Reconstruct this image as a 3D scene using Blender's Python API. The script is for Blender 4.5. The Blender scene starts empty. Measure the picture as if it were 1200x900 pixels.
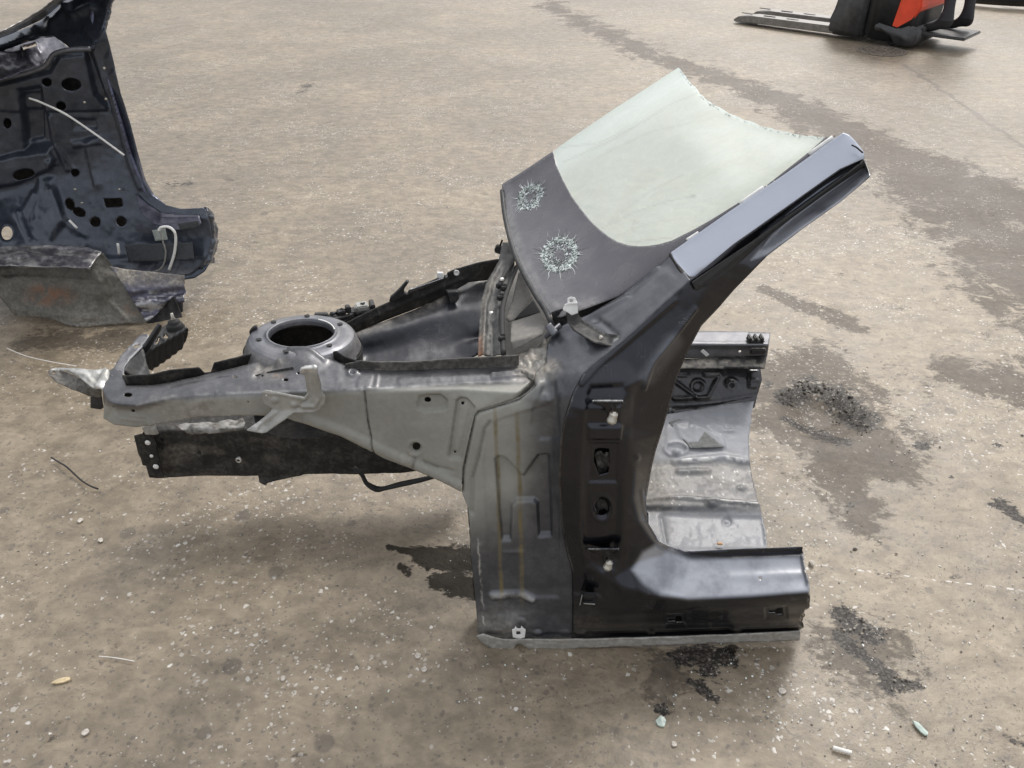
import bpy, bmesh, math, random
import numpy as np
from mathutils import Vector, Matrix, Quaternion
from mathutils.geometry import delaunay_2d_cdt
R = math.radians
random.seed(7); rng = np.random.RandomState(7)
sc = bpy.context.scene
C = sc.collection

# ---------------------------------------------------------------- camera, world, sun, exposure
CAM_H = 1.6; PITCH = R(34); FL = 950.0
cam_d = bpy.data.cameras.new('camera'); cam = bpy.data.objects.new('camera', cam_d); C.objects.link(cam)
cam.location = (0, 0, CAM_H); cam.rotation_euler = (math.pi/2 - PITCH, 0, 0)
cam_d.sensor_fit = 'HORIZONTAL'; cam_d.sensor_width = 36; cam_d.lens = 36*FL/1200
cam_d.clip_start = 0.05; cam_d.clip_end = 2000
sc.camera = cam
SUN_EL = R(47); SUN_AZ = R(24)          # azimuth from +Y towards +X
W = bpy.data.worlds.new('World'); sc.world = W; W.use_nodes = True
nt = W.node_tree; nt.nodes.clear()
sky = nt.nodes.new('ShaderNodeTexSky'); sky.sky_type = 'NISHITA'; sky.sun_disc = False
sky.sun_elevation = SUN_EL; sky.sun_rotation = SUN_AZ
sky.air_density = 1.0; sky.dust_density = 5.0; sky.ozone_density = 1.0
hs = nt.nodes.new('ShaderNodeHueSaturation'); hs.inputs['Saturation'].default_value = 0.3
bg = nt.nodes.new('ShaderNodeBackground'); bg.inputs['Strength'].default_value = 0.10
wo = nt.nodes.new('ShaderNodeOutputWorld')
tc = nt.nodes.new('ShaderNodeTexCoord'); sx = nt.nodes.new('ShaderNodeSeparateXYZ'); mr = nt.nodes.new('ShaderNodeMapRange'); ad = nt.nodes.new('ShaderNodeVectorMath'); ad.operation = 'ADD'; vm_ = nt.nodes.new('ShaderNodeVectorMath'); vm_.operation = 'SCALE'; vm_.inputs[0].default_value = (.99, 1.0, 1.03)
mr.inputs[1].default_value = 0; mr.inputs[2].default_value = 1; mr.inputs[3].default_value = 3.2; mr.inputs[4].default_value = 8.5      # thin overcast: the zenith brighter than the horizon
nt.links.new(tc.outputs['Generated'], sx.inputs[0]); nt.links.new(sx.outputs[2], mr.inputs[0])
nt.links.new(sky.outputs[0], hs.inputs['Color']); nt.links.new(hs.outputs[0], ad.inputs[0]); nt.links.new(mr.outputs[0], vm_.inputs['Scale']); nt.links.new(vm_.outputs[0], ad.inputs[1]); nt.links.new(ad.outputs[0], bg.inputs[0]); nt.links.new(bg.outputs[0], wo.inputs[0])
sd = bpy.data.lights.new('sun', 'SUN'); sd.energy = 1.3; sd.angle = R(14); sd.color = (1, .95, .88)
so = bpy.data.objects.new('sun', sd); C.objects.link(so)
sv = Vector((math.sin(SUN_AZ)*math.cos(SUN_EL), math.cos(SUN_AZ)*math.cos(SUN_EL), math.sin(SUN_EL)))
so.rotation_euler = sv.to_track_quat('Z', 'Y').to_euler(); so.location = (3, 3, 6)
sc.cycles.max_bounces = 6; sc.cycles.diffuse_bounces = 3; sc.cycles.glossy_bounces = 3; sc.cycles.transparent_max_bounces = 6
sc.view_settings.view_transform = 'Standard'; sc.view_settings.look = 'None'
sc.view_settings.exposure = 0.0; sc.view_settings.gamma = 1

# ---------------------------------------------------------------- measuring: photo measurements -> metres
cP, sP = math.cos(PITCH), math.sin(PITCH)
def ray(u, v):
    return (u-600.0), FL*cP+(450.0-v)*sP, -FL*sP+(450.0-v)*cP
def ty(u, v, y): return y/ray(u, v)[1]
def tz(u, v, z): return (z-CAM_H)/ray(u, v)[2]
def pt(u, v, t):
    d = ray(u, v); return Vector((d[0]*t, d[1]*t, CAM_H+d[2]*t))
def py(u, v, y): return pt(u, v, ty(u, v, y))
def pz(u, v, z): return pt(u, v, tz(u, v, z))
def Y(u, v, y): return (u, v, 1/ty(u, v, y))          # contour point given by its depth y
def Z(u, v, z): return (u, v, 1/tz(u, v, z))          # contour point given by its height z

def vnoise(x, y, seed=0):
    x = np.asarray(x, float); y = np.asarray(y, float)
    xi = np.floor(x).astype(np.int64); yi = np.floor(y).astype(np.int64)
    fx = x-xi; fy = y-yi; fx = fx*fx*(3-2*fx); fy = fy*fy*(3-2*fy)
    def h(a, b):
        n = (a*374761393+b*668265263+seed*1442695041) & 0x7fffffff
        n = ((n ^ (n >> 13))*1274126177) & 0x7fffffff
        return ((n ^ (n >> 16)) & 0xffff)/65535.0
    return (h(xi, yi)*(1-fx)+h(xi+1, yi)*fx)*(1-fy)+(h(xi, yi+1)*(1-fx)+h(xi+1, yi+1)*fx)*fy
def fbm(x, y, o=4, seed=0):
    s = 0; a = .5; f = 1
    for k in range(o):
        s = s+a*vnoise(x*f+k*17.3, y*f-k*9.1, seed+k); a *= .5; f *= 2.03
    return s/(1-.5**o)
def sstep(a, b, x):
    t = np.clip((x-a)/(b-a), 0, 1); return t*t*(3-2*t)

# ---------------------------------------------------------------- objects
def setp(o, label=None, cat=None, group=None, kind=None):
    if label: o['label'] = label
    if cat: o['category'] = cat
    if group: o['group'] = group
    if kind: o['kind'] = kind
    return o
def thing(name, loc, label, cat, group=None, rz=0):
    o = bpy.data.objects.new(name, None); C.objects.link(o); o.location = loc; o.rotation_euler = (0, 0, rz)
    o.empty_display_size = .1
    return setp(o, label, cat, group)
WORLD_OF = {}
def origin_of(o):
    v = Vector((0, 0, 0))
    while o is not None:
        v = v+o.location; o = o.parent
    return v
def mesh_obj(name, verts, faces, mat, parent=None, smooth=True, attrs=None, uvs=None, loc=None):
    """verts are in world metres; stored relative to the parent"""
    v = np.asarray(verts, dtype=np.float64).reshape(-1, 3)
    org = origin_of(parent) if parent else Vector((0, 0, 0))
    if loc is not None: org = org+(Vector(loc)-org)
    v = v-np.array(org)
    me = bpy.data.meshes.new(name)
    if isinstance(faces, np.ndarray):
        nf = len(faces); k = faces.shape[1]
        me.vertices.add(len(v)); me.vertices.foreach_set('co', v.ravel())
        me.loops.add(nf*k); me.loops.foreach_set('vertex_index', faces.astype(np.int32).ravel())
        me.polygons.add(nf); me.polygons.foreach_set('loop_start', np.arange(0, nf*k, k, dtype=np.int32))
        me.polygons.foreach_set('loop_total', np.full(nf, k, dtype=np.int32))
        me.update(calc_edges=True)
    else:
        me.from_pydata([tuple(p) for p in v], [], [tuple(f) for f in faces]); me.update()
    me.polygons.foreach_set('use_smooth', [bool(smooth)]*len(me.polygons))
    if attrs:
        for k_, a in attrs.items():
            at = me.attributes.new(k_, 'FLOAT', 'POINT'); at.data.foreach_set('value', np.asarray(a, dtype=np.float32))
    me.materials.append(mat)
    o = bpy.data.objects.new(name, me); C.objects.link(o)
    if parent:
        o.parent = parent
    if loc is not None:
        o.location = Vector(loc)-(origin_of(parent) if parent else Vector((0, 0, 0)))
    return o

# ---- 2-D shapes measured on the sheet
def in_poly(U, V, poly):
    inside = np.zeros(U.shape, bool); n = len(poly)
    for i in range(n):
        x1, y1 = poly[i][:2]; x2, y2 = poly[(i+1) % n][:2]
        if y1 == y2: continue
        c = ((y1 > V) != (y2 > V)) & (U < (x2-x1)*(V-y1)/(y2-y1)+x1)
        inside ^= c
    return inside
def seg_near(U, V, pts, closed=False):
    best = np.full(U.shape, 1e9); bx = U.copy(); by = V.copy()
    n = len(pts)
    for i in range(n if closed else n-1):
        x1, y1 = pts[i][:2]; x2, y2 = pts[(i+1) % n][:2]
        dx, dy = x2-x1, y2-y1; L = dx*dx+dy*dy+1e-12
        t = np.clip(((U-x1)*dx+(V-y1)*dy)/L, 0, 1)
        qx = x1+t*dx; qy = y1+t*dy; d = np.hypot(U-qx, V-qy)
        m = d < best; best = np.where(m, d, best); bx = np.where(m, qx, bx); by = np.where(m, qy, by)
    return best, bx, by
def sdf(U, V, poly):
    d = seg_near(U, V, poly, True)[0]
    return np.where(in_poly(U, V, poly), -d, d)
def oval(cx, cy, rx, ry, n=20, rot=0):
    c, s = math.cos(rot), math.sin(rot)
    return [(cx+rx*math.cos(a)*c-ry*math.sin(a)*s, cy+rx*math.cos(a)*s+ry*math.sin(a)*c) for a in [2*math.pi*i/n for i in range(n)]]
def emb(poly, h, w=3.0, r=0):       # raised (h>0) or sunk (h<0) area with sloping walls w wide
    return lambda U, V: h*(1-sstep(-w/2, w/2, sdf(U, V, poly)-r))
def ridge(line, h, w=2.0):
    return lambda U, V: h*np.exp(-(seg_near(U, V, line)[0]/w)**2)
def capsule(line, h, r, w=2.5):
    return lambda U, V: h*(1-sstep(r-w/2, r+w/2, seg_near(U, V, line)[0]))
def bump(cx, cy, rx, ry, h, w=.5):   # flat-topped round emboss
    return lambda U, V: h*(1-sstep(1-w, 1, np.hypot((U-cx)/rx, (V-cy)/ry)))
def ring(cx, cy, r, h, w=1.5, asp=1.0):
    return lambda U, V: h*np.exp(-((np.hypot(U-cx, (V-cy)/asp)-r)/w)**2)
def rough(h, s=12, seed=3):
    return lambda U, V: h*(fbm(U/s, V/s, 4, seed)-.5)*2

def densify(pl, step=10):
    out = []
    for (a, b) in zip(pl[:-1], pl[1:]):
        L = math.hypot(b[0]-a[0], b[1]-a[1]); n = max(1, int(L/step))
        for i in range(n):
            k = i/n; out.append(tuple(a[j]*(1-k)+b[j]*k for j in range(3)))
    out.append(tuple(pl[-1])); return out

def depth_field(contours, u0, v0, nu, nv, sp, blur):
    P = []; E = []; Wt = []
    for pl in contours:
        if len(pl) == 1: P.append(Vector(pl[0][:2])); Wt.append(pl[0][2]); continue
        d = densify(pl); b = len(P)
        for i, p in enumerate(d):
            P.append(Vector(p[:2])); Wt.append(p[2])
            if i: E.append((b+i-1, b+i))
    r = delaunay_2d_cdt(P, E, [], 0, 1e-4, True)
    vs, _, fs, ov = r[0], r[1], r[2], r[3]
    Pa = np.array([[p.x, p.y] for p in P]); Wa = np.array(Wt)
    w = []
    for i, p in enumerate(vs):
        if ov[i]: w.append(np.mean([Wa[k] for k in ov[i]]))
        else:
            d = np.hypot(Pa[:, 0]-p.x, Pa[:, 1]-p.y); q = np.argsort(d)[:2]
            w.append((Wa[q[0]]*d[q[1]]+Wa[q[1]]*d[q[0]])/(d[q[0]]+d[q[1]]+1e-9))
    G = np.full((nv, nu), np.nan)
    for f in fs:
        a, b, c = [vs[k] for k in f]; wa, wb, wc = [w[k] for k in f]
        i0 = max(0, int((min(a.x, b.x, c.x)-u0)/sp)); i1 = min(nu-1, int((max(a.x, b.x, c.x)-u0)/sp)+1)
        j0 = max(0, int((min(a.y, b.y, c.y)-v0)/sp)); j1 = min(nv-1, int((max(a.y, b.y, c.y)-v0)/sp)+1)
        if i1 < i0 or j1 < j0: continue
        X, Yy = np.meshgrid(u0+sp*np.arange(i0, i1+1), v0+sp*np.arange(j0, j1+1))
        den = (b.y-c.y)*(a.x-c.x)+(c.x-b.x)*(a.y-c.y)
        if abs(den) < 1e-9: continue
        l1 = ((b.y-c.y)*(X-c.x)+(c.x-b.x)*(Yy-c.y))/den; l2 = ((c.y-a.y)*(X-c.x)+(a.x-c.x)*(Yy-c.y))/den; l3 = 1-l1-l2
        m = (l1 > -1e-6) & (l2 > -1e-6) & (l3 > -1e-6)
        sub = G[j0:j1+1, i0:i1+1]; val = l1*wa+l2*wb+l3*wc
        sub[m] = val[m]
    for _ in range(400):
        bad = np.isnan(G)
        if not bad.any(): break
        A = np.pad(G, 1, constant_values=np.nan)
        st = np.stack([A[1:-1, :-2], A[1:-1, 2:], A[:-2, 1:-1], A[2:, 1:-1]])
        ok = ~np.isnan(st); n = ok.sum(0); s = np.where(ok, st, 0).sum(0)
        fill = bad & (n > 0); G[fill] = s[fill]/n[fill]
    if blur > 0:
        sg = blur/sp; k = int(3*sg)+1; ker = np.exp(-.5*(np.arange(-k, k+1)/sg)**2); ker /= ker.sum()
        for ax in (0, 1):
            pad = [(0, 0), (0, 0)]; pad[ax] = (k, k)
            A = np.pad(G, pad, mode='reflect', reflect_type='odd') if G.shape[ax] > k+1 else np.pad(G, pad, mode='edge')
            out = np.zeros_like(G)
            for i in range(2*k+1):
                out += ker[i]*(A[i:i+G.shape[0], :] if ax == 0 else A[:, i:i+G.shape[1]])
            G = out
    return G

def jagged(poly, lo, hi, amp=1.0, step=3.0, seed=1):
    """saw-cut edge: breaks up the outline between corner numbers lo and hi"""
    rd = random.Random(seed); out = list(poly[:lo+1])
    for i in range(lo, hi):
        a, b = poly[i], poly[i+1]; L = math.hypot(b[0]-a[0], b[1]-a[1]); n_ = max(1, int(L/step))
        for k in range(1, n_): out.append((a[0]+(b[0]-a[0])*k/n_+rd.uniform(-amp, amp), a[1]+(b[1]-a[1])*k/n_+rd.uniform(-amp, amp)*.6))
        out.append(b)
    return out+list(poly[hi+1:])
def dimples(line, gap, h, r=2.2):
    pts = densify([(a[0], a[1], 0) for a in line], gap)
    return lambda U, V: sum(h*np.exp(-(np.hypot(U-p[0], (V-p[1]))/r)**2) for p in pts)
def panel(name, parent, mat, outline, contours, blur=1.5, relief=(), holes=(), sp=1.5, thick=.0016, attrs=None, smooth=True, lift=0.0):
    """pressed sheet: outline and holes as measured, depth from contour lines, pressings as relief in metres"""
    us = [p[0] for p in outline]; vs_ = [p[1] for p in outline]
    u0, v0 = min(us)-2*sp, min(vs_)-2*sp
    nu = int((max(us)-u0)/sp)+4; nv = int((max(vs_)-v0)/sp)+4
    G = depth_field(contours, u0, v0, nu, nv, sp, blur)
    U, V = np.meshgrid(u0+sp*np.arange(nu), v0+sp*np.arange(nv))
    Uc = (U[:-1, :-1]+U[1:, 1:])/2; Vc = (V[:-1, :-1]+V[1:, 1:])/2
    keep = in_poly(Uc, Vc, outline)
    for h in holes: keep &= ~in_poly(Uc, Vc, h)
    cnt = np.zeros(U.shape, int)
    for dj in (0, 1):
        for di in (0, 1):
            cnt[dj:nv-1+dj, di:nu-1+di] += keep
    used = cnt > 0; border = used & (cnt < 4)
    ub, vb = U[border], V[border]
    best, bx, by = seg_near(ub, vb, outline, True)
    for h in holes:
        b2, x2, y2 = seg_near(ub, vb, h, True); m = b2 < best
        best = np.where(m, b2, best); bx = np.where(m, x2, bx); by = np.where(m, y2, by)
    m = best < sp*1.3
    Us, Vs = U.copy(), V.copy()
    Us[border] = np.where(m, bx, ub); Vs[border] = np.where(m, by, vb)
    def P3(u, v, w):
        dx, dy, dz = ray(u, v); return np.stack([dx/w, dy/w, CAM_H+dz/w], -1)
    PG = P3(U, V, G)
    du = np.gradient(PG, axis=1); dv = np.gradient(PG, axis=0)
    N = np.cross(dv, du); N /= np.linalg.norm(N, axis=-1, keepdims=True)+1e-12
    fi = np.clip((Us-u0)/sp, 0, nu-1.001); fj = np.clip((Vs-v0)/sp, 0, nv-1.001)
    i = fi.astype(int); j = fj.astype(int); a = fi-i; b = fj-j
    w = G[j, i]*(1-a)*(1-b)+G[j, i+1]*a*(1-b)+G[j+1, i]*(1-a)*b+G[j+1, i+1]*a*b
    uu, vv = Us[used], Vs[used]
    hgt = np.full(uu.shape, float(lift))
    for f in relief: hgt = hgt+f(uu, vv)
    pos = P3(uu, vv, w[used])+N[used]*hgt[:, None]
    idx = -np.ones(U.shape, int); idx[used] = np.arange(used.sum())
    J, I = np.nonzero(keep)
    F = np.stack([idx[J, I], idx[J+1, I], idx[J+1, I+1], idx[J, I+1]], -1)
    at = {k: f(uu, vv)*np.ones_like(uu) for k, f in (attrs or {}).items()}
    o = mesh_obj(name, pos, F, mat, parent, smooth, at)
    if thick:
        md = o.modifiers.new('sheet', 'SOLIDIFY'); md.thickness = thick; md.offset = -1
        if thick > .004: md.use_rim = True
    return o

def tube(name, pts, r, mat, parent=None, n=8, loc=None, res=4, taper=None, build=True):
    """round bar or cable through points, Catmull-Rom smoothed"""
    P = [Vector(p) for p in pts]; Q = []
    for i in range(len(P)-1):
        p0 = P[max(i-1, 0)]; p1 = P[i]; p2 = P[i+1]; p3 = P[min(i+2, len(P)-1)]
        for k in range(res):
            t = k/res
            Q.append(.5*((2*p1)+(p2-p0)*t+(2*p0-5*p1+4*p2-p3)*t*t+(3*p1-p0-3*p2+p3)*t**3))
    Q.append(P[-1])
    vs = []; fs = []; up = Vector((0, 0, 1))
    for i, q in enumerate(Q):
        d = (Q[min(i+1, len(Q)-1)]-Q[max(i-1, 0)]).normalized()
        s = d.cross(up); s = s.normalized() if s.length > .05 else Vector((1, 0, 0)); w = s.cross(d)
        rr = r*(taper(i/(len(Q)-1)) if taper else 1)
        for k in range(n):
            a = 2*math.pi*k/n; vs.append(q+s*rr*math.cos(a)+w*rr*math.sin(a))
    for i in range(len(Q)-1):
        for k in range(n):
            fs.append((i*n+k, i*n+(k+1) % n, (i+1)*n+(k+1) % n, (i+1)*n+k))
    fs.append(tuple(range(n))[::-1]); fs.append(tuple(range((len(Q)-1)*n, len(Q)*n)))
    if not build: return vs, fs
    return mesh_obj(name, vs, fs, mat, parent, True, loc=loc)

def lathe(name, prof, M, mat, parent=None, n=40, smooth=True, closed=False, attrs=None):
    vs = []; fs = []
    for (r, z) in prof:
        for k in range(n):
            a = 2*math.pi*k/n; vs.append(M @ Vector((r*math.cos(a), r*math.sin(a), z)))
    for i in range(len(prof)-1):
        for k in range(n):
            fs.append((i*n+k, i*n+(k+1) % n, (i+1)*n+(k+1) % n, (i+1)*n+k))
    if closed:
        fs.append(tuple(range(n))[::-1]); fs.append(tuple(range((len(prof)-1)*n, len(prof)*n)))
    return mesh_obj(name, vs, fs, mat, parent, smooth)

def solid(name, boxes, M, mat, parent=None, bev=.003, smooth=False, loc=None):
    """bevelled boxes / prisms joined into one part; box = (cx,cy,cz,sx,sy,sz[,rot Matrix]) or ('prism', pts2d, y0, y1)"""
    bm = bmesh.new()
    for b in boxes:
        if b[0] == 'prism':
            _, pts, y0, y1 = b[:4]
            lo = [bm.verts.new((x, y0, z)) for x, z in pts]; hi = [bm.verts.new((x, y1, z)) for x, z in pts]
            n = len(pts); bm.faces.new(lo); bm.faces.new(hi[::-1])
            for i in range(n): bm.faces.new((lo[(i+1) % n], lo[i], hi[i], hi[(i+1) % n]))
        else:
            r = bmesh.ops.create_cube(bm, size=1)
            T = Matrix.Translation(b[:3]) @ (b[6].to_4x4() if len(b) > 6 else Matrix.Identity(4)) @ Matrix.Diagonal((b[3], b[4], b[5], 1))
            bmesh.ops.transform(bm, matrix=T, verts=r['verts'])
    bmesh.ops.recalc_face_normals(bm, faces=bm.faces)
    if bev:
        bmesh.ops.bevel(bm, geom=[e for e in bm.edges if len(e.link_faces) == 2 and e.calc_face_angle(0) > .4], offset=bev, segments=2, affect='EDGES', clamp_overlap=True)
    bmesh.ops.transform(bm, matrix=M, verts=bm.verts)
    vs = [v.co.copy() for v in bm.verts]; bm.verts.index_update()
    fs = [[v.index for v in f.verts] for f in bm.faces]; bm.free()
    return mesh_obj(name, vs, fs, mat, parent, smooth, loc=loc)

# ---------------------------------------------------------------- materials
class N:
    def __init__(s, name):
        s.m = bpy.data.materials.new(name); s.m.use_nodes = True; s.t = s.m.node_tree; s.t.nodes.clear()
        s.out = s.t.nodes.new('ShaderNodeOutputMaterial')
    def n(s, typ, **k):
        x = s.t.nodes.new('ShaderNode'+typ)
        for a, b in k.items():
            if hasattr(x, a): setattr(x, a, b)
        return x
    def l(s, a, b): s.t.links.new(a, b)
    def put(s, sock, v):
        if hasattr(v, 'is_output'): s.l(v, sock)
        elif isinstance(v, (tuple, list)) and len(v) == 3 and sock.type == 'RGBA': sock.default_value = (*v, 1)
        else: sock.default_value = v
    def math(s, op, a, b=0.0, c=None, clamp=False):
        x = s.n('Math'); x.operation = op; x.use_clamp = clamp; s.put(x.inputs[0], a); s.put(x.inputs[1], b)
        if c is not None: s.put(x.inputs[2], c)
        return x.outputs[0]
    def mix(s, f, a, b, mode='MIX'):
        x = s.n('Mix'); x.data_type = 'RGBA'; x.blend_type = mode; s.put(x.inputs[0], f); s.put(x.inputs[6], a); s.put(x.inputs[7], b)
        return x.outputs[2]
    def ramp(s, f, a, b, lo=0.0, hi=1.0, smooth=True):
        x = s.n('MapRange'); x.interpolation_type = 'SMOOTHSTEP' if smooth else 'LINEAR'
        s.put(x.inputs[0], f); x.inputs[1].default_value = a; x.inputs[2].default_value = b; x.inputs[3].default_value = lo; x.inputs[4].default_value = hi
        return x.outputs[0]
    def obj(s): return s.n('TexCoord').outputs['Object']
    def pos(s): return s.n('NewGeometry').outputs['Position']
    def scale(s, v, k):
        x = s.n('Mapping'); s.l(v, x.inputs[0]); x.inputs['Scale'].default_value = k; return x.outputs[0]
    def noise(s, v, sc_=5, det=4, ro=.55, dist=0):
        x = s.n('TexNoise'); s.l(v, x.inputs['Vector']); x.inputs['Scale'].default_value = sc_; x.inputs['Detail'].default_value = det
        x.inputs['Roughness'].default_value = ro; x.inputs['Distortion'].default_value = dist; return x.outputs[0]
    def vor(s, v, sc_=5, feat='F1', out=0, rnd=1.0):
        x = s.n('TexVoronoi'); x.feature = feat; s.l(v, x.inputs['Vector']); x.inputs['Scale'].default_value = sc_; x.inputs['Randomness'].default_value = rnd
        return x.outputs[out]
    def attr(s, nm):
        x = s.n('Attribute'); x.attribute_name = nm; return x.outputs['Fac']
    def bsdf(s, col, rough=.5, metal=0.0, bump=None, bstr=.3, bdist=.01, coat=0, coatr=.1, spec=None):
        p = s.n('BsdfPrincipled'); s.put(p.inputs['Base Color'], col); s.put(p.inputs['Roughness'], rough); s.put(p.inputs['Metallic'], metal)
        s.put(p.inputs['Coat Weight'], coat); p.inputs['Coat IOR'].default_value = 1.48; p.inputs['Coat Roughness'].default_value = coatr
        if spec is not None: s.put(p.inputs['Specular IOR Level'], spec)
        if bump is not None:
            b = s.n('Bump'); b.inputs['Strength'].default_value = bstr; b.inputs['Distance'].default_value = bdist; s.l(bump, b.inputs['Height']); s.l(b.outputs[0], p.inputs['Normal'])
        s.l(p.outputs[0], s.out.inputs[0]); return p

def body_paint(name, base, primer=(.21, .21, .19), rough_=.34, metal=.75, dust=.25, coat=.4, spec=None, scratch=.35, rv=.25):
    n = N(name); o = n.obj()
    big = n.noise(o, 6, 5, .6); fine = n.noise(o, 90, 4, .6); mid = n.noise(o, 22, 5, .65)
    dark = n.mix(n.ramp(mid, .35, .7), tuple(c*(1-rv*.7) for c in base), tuple(c*(1+rv*.6) for c in base))
    pcol = n.mix(n.ramp(n.noise(o, 9, 6, .65), .3, .75), tuple(c*.84 for c in primer), tuple(c*1.1 for c in primer))
    pr = n.attr('primer'); prm = n.math('ADD', pr, n.math('MULTIPLY', n.math('SUBTRACT', big, .5), n.math('MULTIPLY', n.math('MULTIPLY', pr, n.math('SUBTRACT', 1, pr)), 1.6)), clamp=True)
    col = n.mix(prm, dark, pcol)
    # scratches: thin stretched cells at three angles
    sc1 = n.vor(n.scale(o, (60, 8, 8)), 3.0, 'DISTANCE_TO_EDGE'); sc2 = n.vor(n.scale(o, (9, 9, 70)), 2.1, 'DISTANCE_TO_EDGE')
    s1 = n.math('MULTIPLY', n.ramp(sc1, 0.0, .012, 1, 0), n.ramp(n.noise(o, 13, 2), .55, .7))
    s2 = n.math('MULTIPLY', n.ramp(sc2, 0.0, .012, 1, 0), n.ramp(n.noise(o, 17, 2, .5, .4), .56, .7))
    scr = n.math('MULTIPLY', n.math('MAXIMUM', s1, s2), scratch)
    col = n.mix(scr, col, (.34, .34, .33))
    # dust and dirt
    da = n.math('ADD', n.attr('dirt'), 0.0)
    dm = n.math('MULTIPLY', n.ramp(n.math('ADD', n.math('MULTIPLY', mid, .6), n.math('MULTIPLY', fine, .4)), .42, .68), dust)
    dirtf = n.math('ADD', dm, n.math('MULTIPLY', da, n.ramp(mid, .2, .7, .55, 1.15)), clamp=True)
    dcol = n.mix(n.ramp(fine, .3, .7), (.17, .15, .125), (.33, .305, .265))
    col = n.mix(dirtf, col, dcol)
    st = n.math('MULTIPLY', n.attr('stain'), n.ramp(mid, .3, .7, .25, .95), clamp=True)
    col = n.mix(st, col, (.15, .115, .045))
    ru = n.math('MULTIPLY', n.attr('rust'), n.ramp(mid, .35, .62), clamp=True)
    col = n.mix(ru, col, (.19, .075, .03))
    bare = n.math('MULTIPLY', n.attr('bare'), n.ramp(mid, .3, .6), clamp=True)
    col = n.mix(bare, col, (.62, .62, .60))
    film_and_sheen = n.math('MULTIPLY', n.attr('film_and_sheen'), n.ramp(n.noise(o, 15, 4, .6), .25, .6, .55, 1.0), clamp=True)
    col = n.mix(film_and_sheen, col, (.36, .375, .415))  # pale blue-grey colour; on sill and pillar it paints in the sky's sheen
    grime = n.math('MULTIPLY', n.attr('grime'), n.ramp(fine, .2, .6, .6, 1.0), clamp=True)
    col = n.mix(grime, col, (.025, .023, .02))
    nonm = n.math('MAXIMUM', n.math('MAXIMUM', prm, dirtf), n.math('MAXIMUM', n.math('MAXIMUM', st, grime), ru))
    met = n.math('MULTIPLY', n.math('MULTIPLY', n.math('SUBTRACT', 1, nonm), n.math('MULTIPLY_ADD', film_and_sheen, -.6, 1.0)), metal, clamp=True)
    met = n.math('MAXIMUM', met, n.math('MULTIPLY', bare, .9))
    rg = n.math('ADD', n.math('ADD', rough_, n.math('ADD', n.math('MULTIPLY', nonm, .22), n.math('MULTIPLY', film_and_sheen, .12))), n.math('MULTIPLY', n.math('SUBTRACT', big, .5), rv), clamp=True)
    ct = n.math('MULTIPLY', n.math('SUBTRACT', 1, nonm), coat, clamp=True)
    n.bsdf(col, rg, met, n.math('ADD', n.math('MULTIPLY', mid, .5), n.math('MULTIPLY', fine, .12)), .18, .004, ct, .08, spec)
    return n.m

def simple(name, col, rough_=.5, metal=0.0, var=.2, bs=.2, sc_=30, spec=None):
    n = N(name); o = n.obj(); a = n.noise(o, sc_, 5, .6)
    c = n.mix(n.ramp(a, .3, .7), tuple(x*(1-var) for x in col), tuple(min(1, x*(1+var)) for x in col))
    n.bsdf(c, n.math('ADD', rough_, n.math('MULTIPLY', n.math('SUBTRACT', a, .5), .3), clamp=True), metal, a, bs, .003, spec=spec)
    return n.m
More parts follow.
